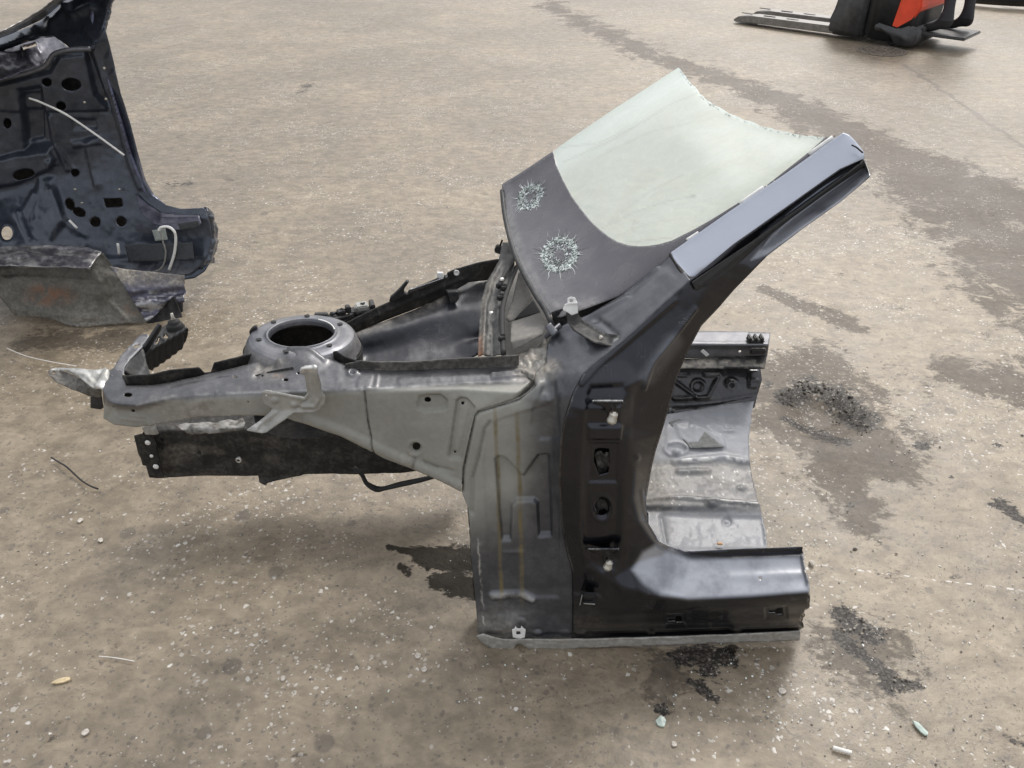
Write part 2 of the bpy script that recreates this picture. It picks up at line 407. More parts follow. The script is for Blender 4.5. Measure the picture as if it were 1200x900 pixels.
# ================================================================= GROUND
M = {}
def ground_mat():
    n = N('dusty asphalt'); p = n.pos()
    big = n.noise(p, .55, 4, .6, .3); mid = n.noise(p, 3.2, 4, .66, .25); fine = n.noise(p, 46, 4, .65)
    blot = n.noise(n.scale(p, (1.0, 1.5, 1)), 13, 5, .62, .5)
    dust = n.mix(n.ramp(mid, .34, .66), GCOL[0], GCOL[1])
    dust = n.mix(n.math('MULTIPLY', n.ramp(big, .40, .60), .6), dust, GCOL[2])
    dust = n.mix(n.ramp(blot, .30, .70), n.mix(1.0, dust, (.72, .71, .69), 'MULTIPLY'), n.mix(1.0, dust, (1.16, 1.16, 1.16), 'MULTIPLY'))
    dust = n.mix(n.ramp(fine, .25, .75), n.mix(1.0, dust, (.86, .85, .84), 'MULTIPLY'), n.mix(1.0, dust, (1.12, 1.12, 1.12), 'MULTIPLY'))
    # exposed binder between the dust: pits and short dark smudges
    pit = n.math('MULTIPLY', n.ramp(n.noise(n.scale(p, (1, 1.7, 1)), 21, 5, .74, .7), .595, .68), n.ramp(mid, .40, .60, .75, .15))
    col = n.mix(pit, dust, GCOL[3])
    # aggregate chips set in the surface, in uneven density
    warp = n.n('VectorMath'); warp.operation = 'ADD'; n.l(p, warp.inputs[0])
    nz = n.n('TexNoise'); n.l(p, nz.inputs['Vector']); nz.inputs['Scale'].default_value = 75; nz.inputs['Detail'].default_value = 2; vm = n.n('VectorMath'); vm.operation = 'SCALE'; n.l(nz.outputs[1], vm.inputs[0]); vm.inputs['Scale'].default_value = .016
    n.l(vm.outputs[0], warp.inputs[1]); q = warp.outputs[0]
    dens = n.ramp(n.noise(p, 2.1, 5, .7), .38, .66, -.06, .14)
    chips = None
    for scl, th, r, seedo in ((62, .984, .34, 0), (135, .985, .40, 3.3)):
        mp = n.n('Mapping'); n.l(q, mp.inputs[0]); mp.inputs['Location'].default_value = (seedo, seedo*.7, 0)
        v = n.n('TexVoronoi'); v.voronoi_dimensions = '2D'; n.l(mp.outputs[0], v.inputs['Vector']); v.inputs['Scale'].default_value = scl
        sp = n.n('SeparateColor'); n.l(v.outputs['Color'], sp.inputs[0])
        m = n.math('MULTIPLY', n.ramp(v.outputs['Distance'], r-.14, r+.06, 1, 0), n.math('GREATER_THAN', n.math('ADD', sp.outputs[0], dens), th))
        cc = n.mix(sp.outputs[1], GCOL[4], GCOL[5])
        col = n.mix(n.math('MULTIPLY', m, n.math('MULTIPLY_ADD', sp.outputs[2], .8, .2)), col, cc)
        md = n.math('MULTIPLY', n.ramp(v.outputs['Distance'], r-.14, r+.05, 1, 0), n.math('LESS_THAN', sp.outputs[0], .07))
        col = n.mix(n.math('MULTIPLY', md, .6), col, GCOL[3])
        chips = m if chips is None else n.math('MAXIMUM', chips, m)
    # damp / gravelly / oily patches and one wreck shadow, from the sheet's own masks, edges broken by noise
    brk = n.math('SUBTRACT', n.noise(p, 6.5, 6, .74, .6), .5); brk2 = n.math('SUBTRACT', n.noise(n.scale(p, (1, 2.0, 1)), 34, 4, .7, .3), .5)
    dmp = n.ramp(n.math('ADD', n.attr('damp'), n.math('ADD', n.math('MULTIPLY', brk, 2.6), n.math('MULTIPLY', brk2, 1.1))), .30, .62)
    dk = n.mix(n.ramp(fine, .3, .7), (.054, .043, .033), (.092, .075, .058))
    dk = n.mix(n.math('MULTIPLY', chips, .6), dk, (.40, .37, .33))
    col = n.mix(n.math('MULTIPLY', dmp, .78), col, dk)
    grv = n.ramp(n.math('ADD', n.attr('gravel'), n.math('ADD', n.math('MULTIPLY', brk, 1.9), n.math('MULTIPLY', brk2, 1.8))), .42, .62)
    gk = n.mix(n.ramp(n.vor(q, 120, 'F1', 0), .25, .65), (.085, .075, .066), (.022, .02, .018))
    col = n.mix(n.math('MULTIPLY', grv, .95), col, n.mix(n.math('MULTIPLY', chips, .8), gk, (.33, .30, .26)))
    oil = n.ramp(n.math('ADD', n.attr('oil'), n.math('ADD', n.math('MULTIPLY', brk, 1.5), n.math('MULTIPLY', brk2, 1.0))), .42, .60)
    col = n.mix(n.math('MULTIPLY', oil, .88), col, (.012, .011, .010))
    spot = n.ramp(n.math('ADD', n.attr('spot'), n.math('MULTIPLY', brk, .35)), .42, .6)
    col = n.mix(n.math('MULTIPLY', spot, .5), col, (.055, .047, .04))
    # hair cracks
    v2 = n.n('VectorMath'); v2.operation = 'SCALE'; n.l(nz.outputs[1], v2.inputs[0]); v2.inputs['Scale'].default_value = .012
    n2 = n.n('TexNoise'); n.l(p, n2.inputs['Vector']); n2.inputs['Scale'].default_value = 7; n2.inputs['Detail'].default_value = 4
    wv = n.n('VectorMath'); wv.operation = 'ADD'; n.l(p, wv.inputs[0]); v2 = n.n('VectorMath'); v2.operation = 'SCALE'; n.l(n2.outputs[1], v2.inputs[0]); v2.inputs['Scale'].default_value = .22; n.l(v2.outputs[0], wv.inputs[1])
    ck = n.math('MULTIPLY', n.ramp(n.vor(wv.outputs[0], 4.6, 'DISTANCE_TO_EDGE'), .0, .026, 1, 0), n.ramp(big, .46, .56))
    col = n.mix(n.math('MULTIPLY', ck, .3), col, (.05, .043, .037))
    sep = n.n('SeparateXYZ'); n.l(p, sep.inputs[0])
    def line(a, b, w, colr, k, wob=.05, brkth=None):
        nonlocal col
        dx, dy = b.x-a.x, b.y-a.y; L = math.hypot(dx, dy); dx /= L; dy /= L
        rx = n.math('SUBTRACT', sep.outputs[0], a.x); ry = n.math('SUBTRACT', sep.outputs[1], a.y)
        al = n.math('ADD', n.math('MULTIPLY', rx, dx), n.math('MULTIPLY', ry, dy))
        ac = n.math('SUBTRACT', n.math('MULTIPLY', ry, dx), n.math('MULTIPLY', rx, dy))
        ac = n.math('ABSOLUTE', n.math('ADD', ac, n.math('MULTIPLY', n.math('SUBTRACT', n.noise(p, 6, 5, .7), .5), wob)))
        m = n.math('MULTIPLY', n.ramp(ac, w*.5, w*1.2, 1, 0), n.math('MULTIPLY', n.ramp(al, 0, .05), n.ramp(al, L-.05, L, 1, 0)))
        if brkth: m = n.math('MULTIPLY', m, n.ramp(n.noise(p, 55, 3), brkth, brkth+.08))
        col = n.mix(n.math('MULTIPLY', m, k), col, colr)
    line(pz(1058, 74, 0), pz(1300, 240, 0), .022, (.10, .08, .06), .75, .22)
    line(pz(940, 658, 0), pz(1210, 692, 0), .0035, (.62, .60, .56), .8, .012, .5)
    line(pz(1015, 48, 0), pz(1019, 10, 0), .015, (.10, .08, .06), .5, .1)
    hgt = n.noise(p, 60, 4, .7)
    wet = n.math('MAXIMUM', n.math('MULTIPLY', oil, .12), n.math('MULTIPLY', grv, .05))
    rg = n.math('SUBTRACT', n.ramp(mid, .2, .8, .44, .60), wet, clamp=True)
    n.bsdf(col, rg, 0.0, hgt, .5, .004, spec=n.math('MULTIPLY_ADD', n.math('MAXIMUM', oil, n.math('MAXIMUM', n.math('MULTIPLY', grv, .8), n.math('MULTIPLY', dmp, .6))), -.62, .70))
    return n.m
GCOL = [(.222, .180, .124), (.290, .238, .171), (.168, .138, .099), (.085, .073, .062), (.42, .385, .335), (.66, .635, .59)]
M['ground'] = ground_mat()

def axis(lo, a, b, hi, d, g=1.16):
    mid_ = list(np.arange(a, b+1e-6, d)); out = []; x = b; s = d
    while x < hi: s *= g; x += s; out.append(x)
    pre = []; x = a; s = d
    while x > lo: s *= g; x -= s; pre.append(x)
    return np.array(pre[::-1]+mid_+out)
gx = axis(-300, -2.0, 2.3, 300, .0135); gy = axis(-120, .75, 3.9, 500, .0135)
GX, GY = np.meshgrid(gx, gy)
def gp(u, v):
    q = pz(u, v, 0); return q.x, q.y
def capmask(pts, soft=.5):
    """pts: (u, v, radius in photo px); joined capsules; 1 at the core falling to 0 at 2 radii"""
    m = np.zeros_like(GX)
    q = [(*gp(u, v), r/ (950/( gp(u, v)[1]*cP+CAM_H*sP)), ) for u, v, r in pts]
    if len(q) == 1: q = q*2
    for (x1, y1, r1), (x2, y2, r2) in zip(q[:-1], q[1:]):
        dx, dy = x2-x1, y2-y1; L = dx*dx+dy*dy+1e-9
        t = np.clip(((GX-x1)*dx+(GY-y1)*dy)/L, 0, 1); r = r1+(r2-r1)*t
        m = np.maximum(m, 1-.5*np.hypot(GX-x1-t*dx, GY-y1-t*dy)/r)
    return np.clip(m, 0, 1)
def many(ls, **k):
    m = np.zeros_like(GX)
    for l in ls: m = np.maximum(m, capmask(l, **k))
    return m
damp = many([[(640, 5, 14), (760, 62, 22), (900, 110, 26), (1060, 190, 50), (1190, 300, 70), (1300, 420, 80)],
             [(1080, 190, 40), (1190, 240, 60), (1320, 300, 80)], [(965, 480, 95), (1010, 520, 60)], [(905, 440, 35), (960, 430, 45)], [(1010, 610, 26)], [(995, 575, 22)], [(1130, 440, 30), (1230, 460, 45)],
             [(985, 560, 35), (1010, 600, 25)], [(900, 340, 12), (1000, 380, 14)], [(40, 398, 20), (150, 398, 16)],  # the far-left capsule paints the second wreck's shadow into the ground
             [(780, 795, 30)], [(1010, 760, 48)]])
gravel = many([[(920, 464, 13), (950, 450, 17), (985, 462, 20), (1012, 492, 18)], [(900, 450, 8)], [(960, 500, 16)], [(930, 490, 12), (985, 515, 12)], [(990, 720, 15), (1018, 742, 17)], [(985, 745, 10), (1050, 800, 14), (1075, 800, 8)],
               [(1175, 590, 9), (1195, 605, 9)], [(800, 768, 15), (855, 770, 10)], [(830, 785, 12)], [(815, 800, 8), (840, 820, 5)],
               [(775, 830, 7)], [(200, 216, 9), (222, 216, 6)], [(355, 105, 8)], [(1078, 520, 9)], [(1115, 556, 5)], [(665, 45, 8), (720, 52, 5)],
               [(1170, 520, 6)], [(995, 590, 6)], [(130, 92, 5)], [(150, 82, 5)]])
oil = many([[(492, 648, 13), (535, 655, 22), (575, 650, 22)], [(520, 680, 15), (560, 690, 18)], [(455, 640, 5), (498, 650, 8)], [(470, 662, 6), (478, 672, 5)], [(1010, 728, 6)], [(860, 760, 7)]])
spot = many([[(149, 623, 10)], [(284, 603, 11)], [(323, 670, 10)], [(272, 780, 12)], [(4, 597, 6)], [(238, 858, 9)], [(380, 870, 12)], [(412, 612, 6)], [(250, 700, 4)],
             [(720, 855, 7)], [(90, 700, 4)], [(640, 810, 5)], [(1090, 690, 6)], [(1115, 480, 7)], [(310, 250, 5)], [(470, 215, 4)], [(1040, 640, 5)]])
px_, py_ = gp(962, 482)
dd = np.hypot((GX-px_)/.17, (GY-py_)/.17)+.35*(fbm(GX*9, GY*9, 3, 5)-.5)
near = np.exp(-((GX/14)**2+((GY-2)/14)**2))
GZ = near*(.010*(fbm(GX*.8, GY*.8, 3, 1)-.5)+.0035*(fbm(GX*7, GY*7, 4, 2)-.5))
GZ -= .034*(1-sstep(.15, 1.0, dd))*(1+.5*(fbm(GX*30, GY*30, 3, 8)-.5)) - .004*np.exp(-((dd-1.1)/.25)**2)
GZ += (gravel > .45)*.006*(fbm(GX*55, GY*55, 2, 9)-.65)
GZ -= .004
nyy, nxx = GX.shape; ii = np.arange(nyy*nxx).reshape(nyy, nxx)
F_ = np.stack([ii[:-1, :-1], ii[:-1, 1:], ii[1:, 1:], ii[1:, :-1]], -1).reshape(-1, 4)
g = mesh_obj('ground', np.stack([GX, GY, GZ], -1).reshape(-1, 3), F_, M['ground'], attrs={'damp': damp.ravel(), 'gravel': gravel.ravel(), 'oil': oil.ravel(), 'spot': spot.ravel()})
setp(g, 'dusty worn asphalt yard with dark damp patches and pale stone chips', kind='structure')

# loose grit and stone chips lying on the yard
def grit():
    base = np.array([(0, 0, 1), (1, 0, 0), (.2, .95, .1), (-.9, .5, 0), (-.7, -.7, .1), (.4, -.9, 0), (0, 0, -.6)], float)
    tri = np.array([(0, 1, 2), (0, 2, 3), (0, 3, 4), (0, 4, 5), (0, 5, 1), (6, 2, 1), (6, 3, 2), (6, 4, 3), (6, 5, 4), (6, 1, 5)])
    n = 6000
    u = rng.rand(n)*1300-50; v = 60+rng.rand(n)**.85*860
    P = [gp(a, b) for a, b in zip(u, v)]; P = np.array(P)
    dist = np.hypot(P[:, 0], P[:, 1]); s = .0009+.0019*rng.rand(n)**4+.00035*dist*rng.rand(n)
    s[rng.rand(n) < .02] *= 1.9
    a = rng.rand(n)*6.283; sh = .6+.8*rng.rand(n, 7, 1)
    b = base[None]*sh*s[:, None, None]; b[:, :, 2] *= .45
    ca, sa = np.cos(a)[:, None], np.sin(a)[:, None]
    X = b[:, :, 0]*ca-b[:, :, 1]*sa; Yv = b[:, :, 0]*sa+b[:, :, 1]*ca
    V_ = np.stack([X+P[:, :1], Yv+P[:, 1:], b[:, :, 2]-.0035], -1).reshape(-1, 3)
    F = (tri[None]+7*np.arange(n)[:, None, None]).reshape(-1, 3)
    m = N('stone chips'); gm = m.n('NewGeometry'); r = gm.outputs['Random Per Island']
    cr = m.n('ValToRGB'); m.l(r, cr.inputs[0]); e = cr.color_ramp.elements
    e[0].position = 0; e[0].color = (.06, .052, .045, 1); e[1].position = 1; e[1].color = (.66, .64, .60, 1)
    for po, c in ((.22, (.13, .11, .09)), (.3, (.26, .22, .18)), (.62, (.34, .30, .25)), (.85, (.48, .45, .40))):
        q = e.new(po); q.color = (*c, 1)
    m.bsdf(cr.outputs[0], .7)
    o = mesh_obj('stone_chips', V_, F, m.m, None, False)
    setp(o, 'loose grit and pale stone chips scattered over the asphalt', 'grit', kind='stuff')
grit()

def rubble(name, spots, n, lo, hi, cols, label, cat, seed, z=0.0):
    base = np.array([(0, 0, 1), (1, 0, .1), (.3, .95, .2), (-.9, .5, 0), (-.7, -.7, .15), (.4, -.9, 0), (0, 0, -.5)], float)
    tri = np.array([(0, 1, 2), (0, 2, 3), (0, 3, 4), (0, 4, 5), (0, 5, 1), (6, 2, 1), (6, 3, 2), (6, 4, 3), (6, 5, 4), (6, 1, 5)])
    r = np.random.RandomState(seed); V_ = []; F = []
    for i in range(n):
        u, v, ru, rv = spots[r.randint(len(spots))]; a = r.rand()*6.283; q = math.sqrt(r.rand())
        x, y = gp(u+ru*q*math.cos(a), v+rv*q*math.sin(a)); s = lo+(hi-lo)*r.rand()**2.5
        d_ = math.hypot((x-px_)/.17, (y-py_)/.17); dz = -.034*(1-float(sstep(.15, 1.0, d_)))
        b = base*(.5+.9*r.rand(7, 1))*s; b[:, 2] *= .6; th = r.rand()*6.283; c, s_ = math.cos(th), math.sin(th)
        F.append(tri+7*i); V_.append(np.stack([b[:, 0]*c-b[:, 1]*s_+x, b[:, 0]*s_+b[:, 1]*c+y, b[:, 2]+dz+z-.002], -1))
    m = N(label[:20]); g_ = m.n('NewGeometry'); m.bsdf(m.mix(g_.outputs['Random Per Island'], cols[0], cols[1]), .75, spec=.3)
    o = mesh_obj(name, np.concatenate(V_), np.concatenate(F), m.m, None, False); setp(o, label, cat, kind='stuff')
rubble('broken_asphalt', [(925, 462, 12, 8), (945, 452, 14, 7), (968, 452, 16, 8), (990, 463, 14, 10), (1008, 482, 14, 12), (1012, 502, 10, 8), (990, 480, 14, 10)], 200, .0015, .007, ((.014, .013, .012), (.16, .135, .11)), 'dark broken asphalt crumbs round the edge of the pothole', 'rubble', 3)
rubble('oily_grit', [(1000, 728, 18, 16), (1022, 745, 16, 12), (1050, 798, 22, 10), (855, 770, 40, 12), (835, 785, 25, 14), (1075, 515, 40, 14)], 160, .001, .004, ((.02, .018, .016), (.40, .36, .31)), 'loose dark grit lying on the oily stains right of the wreck', 'grit', 4)
rubble('glass_crumbs', [(930, 790, 110, 70), (840, 830, 120, 50), (1100, 760, 90, 90), (500, 800, 120, 60), (950, 640, 30, 14)], 240, .0010, .0028, ((.45, .50, .47), (.90, .95, .93)), 'small scattered crumbs of broken glass in front of the sill', 'glass crumbs', 5, .001)
# ================================================================= FRONT BODY SECTION (main)
PB = (.022, .024, .032)
M['paint'] = body_paint('black blue body paint', PB, rough_=.30, metal=.9, dust=.0, coat=.7, scratch=.35, rv=.12)
M['silver'] = body_paint('satin blue grey paint', (.15, .155, .175), rough_=.42, metal=.6, dust=.10, coat=.2)
M['hollow'] = body_paint('dark wheelhouse paint', (.022, .024, .031), rough_=.40, metal=.5, dust=.03, coat=.2, spec=.35)
M['prim'] = body_paint('grey primer sheet', (.085, .09, .105), primer=(.29, .29, .262), rough_=.40, metal=.7, dust=.04, coat=.3)
M['floor'] = body_paint('floor pan paint', (.125, .13, .14), rough_=.5, metal=.3, dust=.3, coat=.1, scratch=.5)
M['darkgrey'] = body_paint('dark grey cavity paint', (.035, .037, .040), rough_=.5, metal=.3, dust=.16, coat=0, spec=.35)
M['underbody'] = body_paint('black underbody coat', (.013, .013, .0135), rough_=.55, metal=.0, dust=.13, coat=0, scratch=.3, spec=.3)
M['trim'] = body_paint('pale blue silver roof paint', (.40, .43, .50), rough_=.38, rv=.03, metal=.3, dust=.05, coat=.3, scratch=.1)
M['plastic'] = simple('black plastic', (.018, .018, .019), .5, 0, .3, .4, 60)
M['bracket'] = body_paint('grey bracket steel', (.36, .36, .34), rough_=.42, metal=.35, dust=.2, coat=0)
M['rubber'] = simple('rubber', (.02, .02, .02), .75, 0, .3, .3, 50)
M['steel'] = simple('bare steel', (.62, .61, .58), .35, .9, .15, .2, 60)
M['white'] = simple('white foam', (.74, .74, .72), .7, 0, .06, .2, 60)
M['bolt'] = simple('dull zinc bolt', (.45, .43, .38), .4, .8, .3, .2, 80)
M['tape'] = simple('bitumen pad', (.035, .04, .045), .6, 0, .2, .5, 90)

w1 = thing('car_body_section', (.15, 1.45, 0), 'cut front corner of a dark car body with broken windscreen, standing on asphalt', 'car part', 'cut car body sections')

C1 = [(809, 328), (775, 358), (744, 388), (726, 404), (700, 424), (684, 438), (672, 460), (662, 490), (657, 515), (655, 560), (658, 614), (664, 645), (671, 669), (672, 700), (671, 757)]
A1 = [(1020, 206), (985, 236), (940, 268), (900, 299), (860, 340), (843, 360), (822, 382), (806, 412), (793, 443), (778, 498), (768, 530), (763.6, 548), (757, 587), (758.6, 611), (772, 634), (783, 640), (795.5, 643.5), (812, 646), (834, 645), (880, 643), (940, 641)]
R1y = [(1012, 186, 1.535), (967, 217, 1.525), (927, 246, 1.505), (870, 287, 1.468), (840, 320, 1.435), (810, 371, 1.405), (784, 404, 1.375), (760, 434, 1.345), (743, 467, 1.32), (739, 498, 1.305), (742, 517, 1.295), (744, 548, 1.285), (742, 583, 1.28), (749, 610, 1.283), (764, 632, 1.288), (784, 647, 1.292), (811, 655, 1.298), (858, 654, 1.30), (940, 650.5, 1.30)]
A1y = [1.49, 1.48, 1.465, 1.455, 1.445, 1.435, 1.42, 1.40, 1.38, 1.35, 1.34, 1.333, 1.328, 1.325, 1.32, 1.318, 1.314, 1.308, 1.304, 1.302, 1.302]
hp_out = [(1012, 186)]+A1+[(941, 655), (949, 690), (949, 712), (941, 716), (944, 722), (938, 726), (942, 735), (937, 738), (936, 749), (860, 751.5), (780, 754), (700, 757.5), (671, 758.5)]+C1[::-1][1:]+[(860, 286), (930, 237), (985, 198)]
hp_out = jagged(hp_out, 22, 30, .7, 4, 4)
FU = [(1012, 196), (967, 227), (927, 256), (900, 277)]
cont = [[Y(u, v, y) for u, v, y in R1y],
        [Y(u, v, y) for (u, v), y in zip(A1, A1y)],
        [Y(1012, 197, 1.56), Y(967, 228, 1.545), Y(927, 257, 1.52), Y(900, 278, 1.49), Y(872, 308, 1.452)],
        [Y(809, 328, 1.425), Y(775, 358, 1.40), Y(744, 388, 1.375), Y(700, 424, 1.335), Y(684, 438, 1.315), Y(672, 460, 1.30), Y(662, 490, 1.285), Y(657, 515, 1.28), Y(655, 560, 1.278), Y(658, 614, 1.277), Y(671, 669, 1.272), Y(672, 700, 1.262), Y(671, 746, 1.258), Y(671, 760, 1.256)],
        [Y(809, 328, 1.425), Y(840, 300, 1.445)], [Y(860, 283, 1.462), Y(930, 234, 1.50), Y(1012, 180, 1.53)],
        [Y(712, 424, 1.338), Y(745, 420, 1.352)], [Y(690, 452, 1.300), Y(684, 480, 1.275), Y(678, 560, 1.264), Y(680, 640, 1.262), Y(700, 672, 1.258), Y(735, 690, 1.243), Y(772, 699, 1.222), Y(807, 703, 1.215), Y(880, 701, 1.213), Y(949, 694, 1.212)],
        [Y(737, 452, 1.310), Y(731, 480, 1.282), Y(727, 560, 1.268), Y(728, 620, 1.266), Y(742, 660, 1.272)],
        [Y(690, 722, 1.245), Y(760, 718, 1.226), Y(812, 715, 1.217), Y(950, 708, 1.215)],
        [Y(671, 745, 1.262), Y(780, 743, 1.256), Y(937, 738, 1.262)],
        [Y(671, 760, 1.257), Y(780, 756, 1.253), Y(937, 750, 1.263)]]
slot = lambda cx, cy: [(cx-9, cy-1), (cx-1, cy-1.5), (cx+1, cy-4), (cx+7, cy-4), (cx+8, cy+3), (cx+1, cy+3.5), (cx-1, cy+1.5), (cx-9, cy+2)]
hole_t = [(698, 531), (704, 529), (715, 530), (716, 545), (714, 558), (703, 561), (700, 552), (697, 545)]
hole_o = oval(706, 599, 7.5, 9, 16)
rec = [(688, 462), (693, 452), (731, 450), (737, 458), (735, 500), (729, 560), (727, 620), (722, 655), (706, 668), (688, 662), (683, 620), (684, 540)]
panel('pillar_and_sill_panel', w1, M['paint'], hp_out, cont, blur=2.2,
      relief=[emb(rec, -.007, 10), emb([(690, 500), (731, 500), (729, 516), (690, 516)], .007, 6), emb([(690, 522), (726, 522), (724, 568), (690, 568)], -.005, 4),
              bump(706, 598, 13, 16, -.006, .5), ring(706, 598, 12, .0025, 2, 1.2),
              emb([(740, 668), (760, 672), (776, 692), (800, 700), (780, 704), (750, 698)], .002, 8),
              capsule([(672, 700), (700, 702)], .003, 5, 5),
              ridge([(752, 575), (755, 600), (770, 628), (800, 647), (860, 648), (940, 645)], .0018, 1.5),
              ridge([(857, 676), (945, 673)], .0022, 5), ridge([(720, 672), (728, 690)], .003, 5),
              emb([(780, 720), (802, 719), (803, 734), (781, 735)], -.0025, 3), emb([(896, 713), (922, 711), (923, 724), (897, 725)], -.0025, 3),
              bump(862, 737, 8, 6, .004, .4), ring(862, 737, 5, -.002, 1.3, .7), bump(680, 742, 8, 5, .004, .5), bump(763, 741, 6, 4, .003, .5),
              capsule([(671, 732), (760, 729), (937, 724)], .0015, 3, 5), ridge([(671, 744), (780, 741.5), (937, 736)], -.0022, 2),
              ridge([(755, 455), (765, 425), (790, 395), (815, 362)], .004, 2.5), ridge([(682, 450), (700, 430), (735, 400), (790, 352)], .004, 3), rough(.0008, 60, 4),
              bump(747, 536, 5, 6, .003, 1.0), dimples([(680, 751), (780, 748), (935, 744)], 17, -.0014, 2.4)],
      holes=[hole_t, hole_o, slot(792, 727), slot(910, 718), oval(891, 678, 1.8, 1.5, 8)],
      attrs={'film_and_sheen': lambda U, V: np.clip(1.0*sstep(5, -3, sdf(U, V, [(742, 668), (754, 648), (768, 640), (785, 650), (812, 657), (940, 654), (949, 692), (807, 701), (775, 696), (755, 684)]))+.9*sstep(2, -1.5, sdf(U, V, [(1019, 205), (1012, 197), (967, 228), (927, 257), (905, 276), (880, 305), (900, 298), (940, 268), (985, 237)]))+.25*sstep(16, 2, seg_near(U, V, [(760, 440), (790, 400)])[0]), 0, 1),  # sky sheen painted into sill top, pillar flange and lower pillar
             'dirt': lambda U, V: np.clip(.75*sstep(7, -1, seg_near(U, V, [(671, 756), (780, 752), (937, 747)])[0])+.30*sstep(690, 745, V)*sstep(730, 680, U)+.05*sstep(420, 300, V), 0, 1),
             'primer': lambda U, V: .9*sstep(11, 7, seg_near(U, V, [(671, 757), (780, 754.5), (937, 749.5)])[0]),
             'bare': lambda U, V: .9*sstep(2.6, .4, seg_near(U, V, [(940, 650), (949, 692), (947, 712), (938, 726), (936, 749)])[0])*(vnoise(U/2, V/2, 4) > .35)+.8*sstep(2, .3, seg_near(U, V, [(1012, 188), (1020, 206)])[0])+.5*sstep(2.2, 0, seg_near(U, V, C1[5:13])[0])*fbm(U/5, V/9, 3, 5)+.5*sstep(1.5, 0, seg_near(U, V, [(858, 653.5), (940, 651)])[0])})

S1 = [(626, 448), (608, 466), (560, 481), (555, 487), (548, 520), (542, 548), (541, 576)]
WL = [(655, 385), (668, 377), (690, 369), (725, 348), (760, 322), (785, 299)]
cw_out = WL+[(794, 305), (805, 323)]+C1+[(671, 758.5), (620, 759.5), (615, 757), (611, 753.5), (605, 755), (601, 760), (580, 760), (567, 754), (559, 747), (560, 736), (557, 700), (552, 650), (550, 610), (549, 596), (541, 577)]+S1[::-1][1:]+[(628, 436), (640, 424), (641, 404), (648, 392)]
MS = [(580, 540), (584, 536), (592, 538), (612, 560), (630, 535), (641, 534), (645, 629), (631, 630), (629, 592), (624, 588), (604, 589), (599, 594), (598, 634), (588, 634)]
cwc = [[Y(626, 448, 1.375), Y(608, 466, 1.362), Y(560, 481, 1.355), Y(555, 487, 1.353), Y(548, 520, 1.348), Y(541, 576, 1.338), Y(550, 610, 1.326), Y(557, 700, 1.29), Y(560, 748, 1.262)],
       [Y(600, 480, 1.352), Y(596, 560, 1.335), Y(598, 640, 1.31), Y(600, 715, 1.285), Y(600, 735, 1.263), Y(600, 762, 1.256)],
       [Y(640, 470, 1.345), Y(645, 560, 1.318), Y(645, 640, 1.298), Y(640, 715, 1.275), Y(645, 742, 1.262), Y(645, 760, 1.256)],
       [Y(815, 326, 1.43), Y(775, 358, 1.405), Y(744, 388, 1.378), Y(726, 404, 1.362), Y(700, 424, 1.34), Y(684, 438, 1.322), Y(672, 460, 1.308), Y(657, 515, 1.292), Y(655, 560, 1.287), Y(658, 614, 1.284), Y(671, 669, 1.277), Y(672, 745, 1.259), Y(671, 760, 1.257)],
       [Y(641, 404, 1.50), Y(648, 392, 1.52), Y(668, 377, 1.53), Y(690, 369, 1.535), Y(725, 348, 1.54), Y(760, 322, 1.55), Y(785, 299, 1.555), Y(800, 292, 1.56)],
       [Y(645, 425, 1.44), Y(672, 405, 1.45), Y(700, 390, 1.46), Y(740, 360, 1.475), Y(775, 333, 1.49), Y(806, 306, 1.50)],
       [Y(630, 440, 1.42), Y(652, 442, 1.375)]]
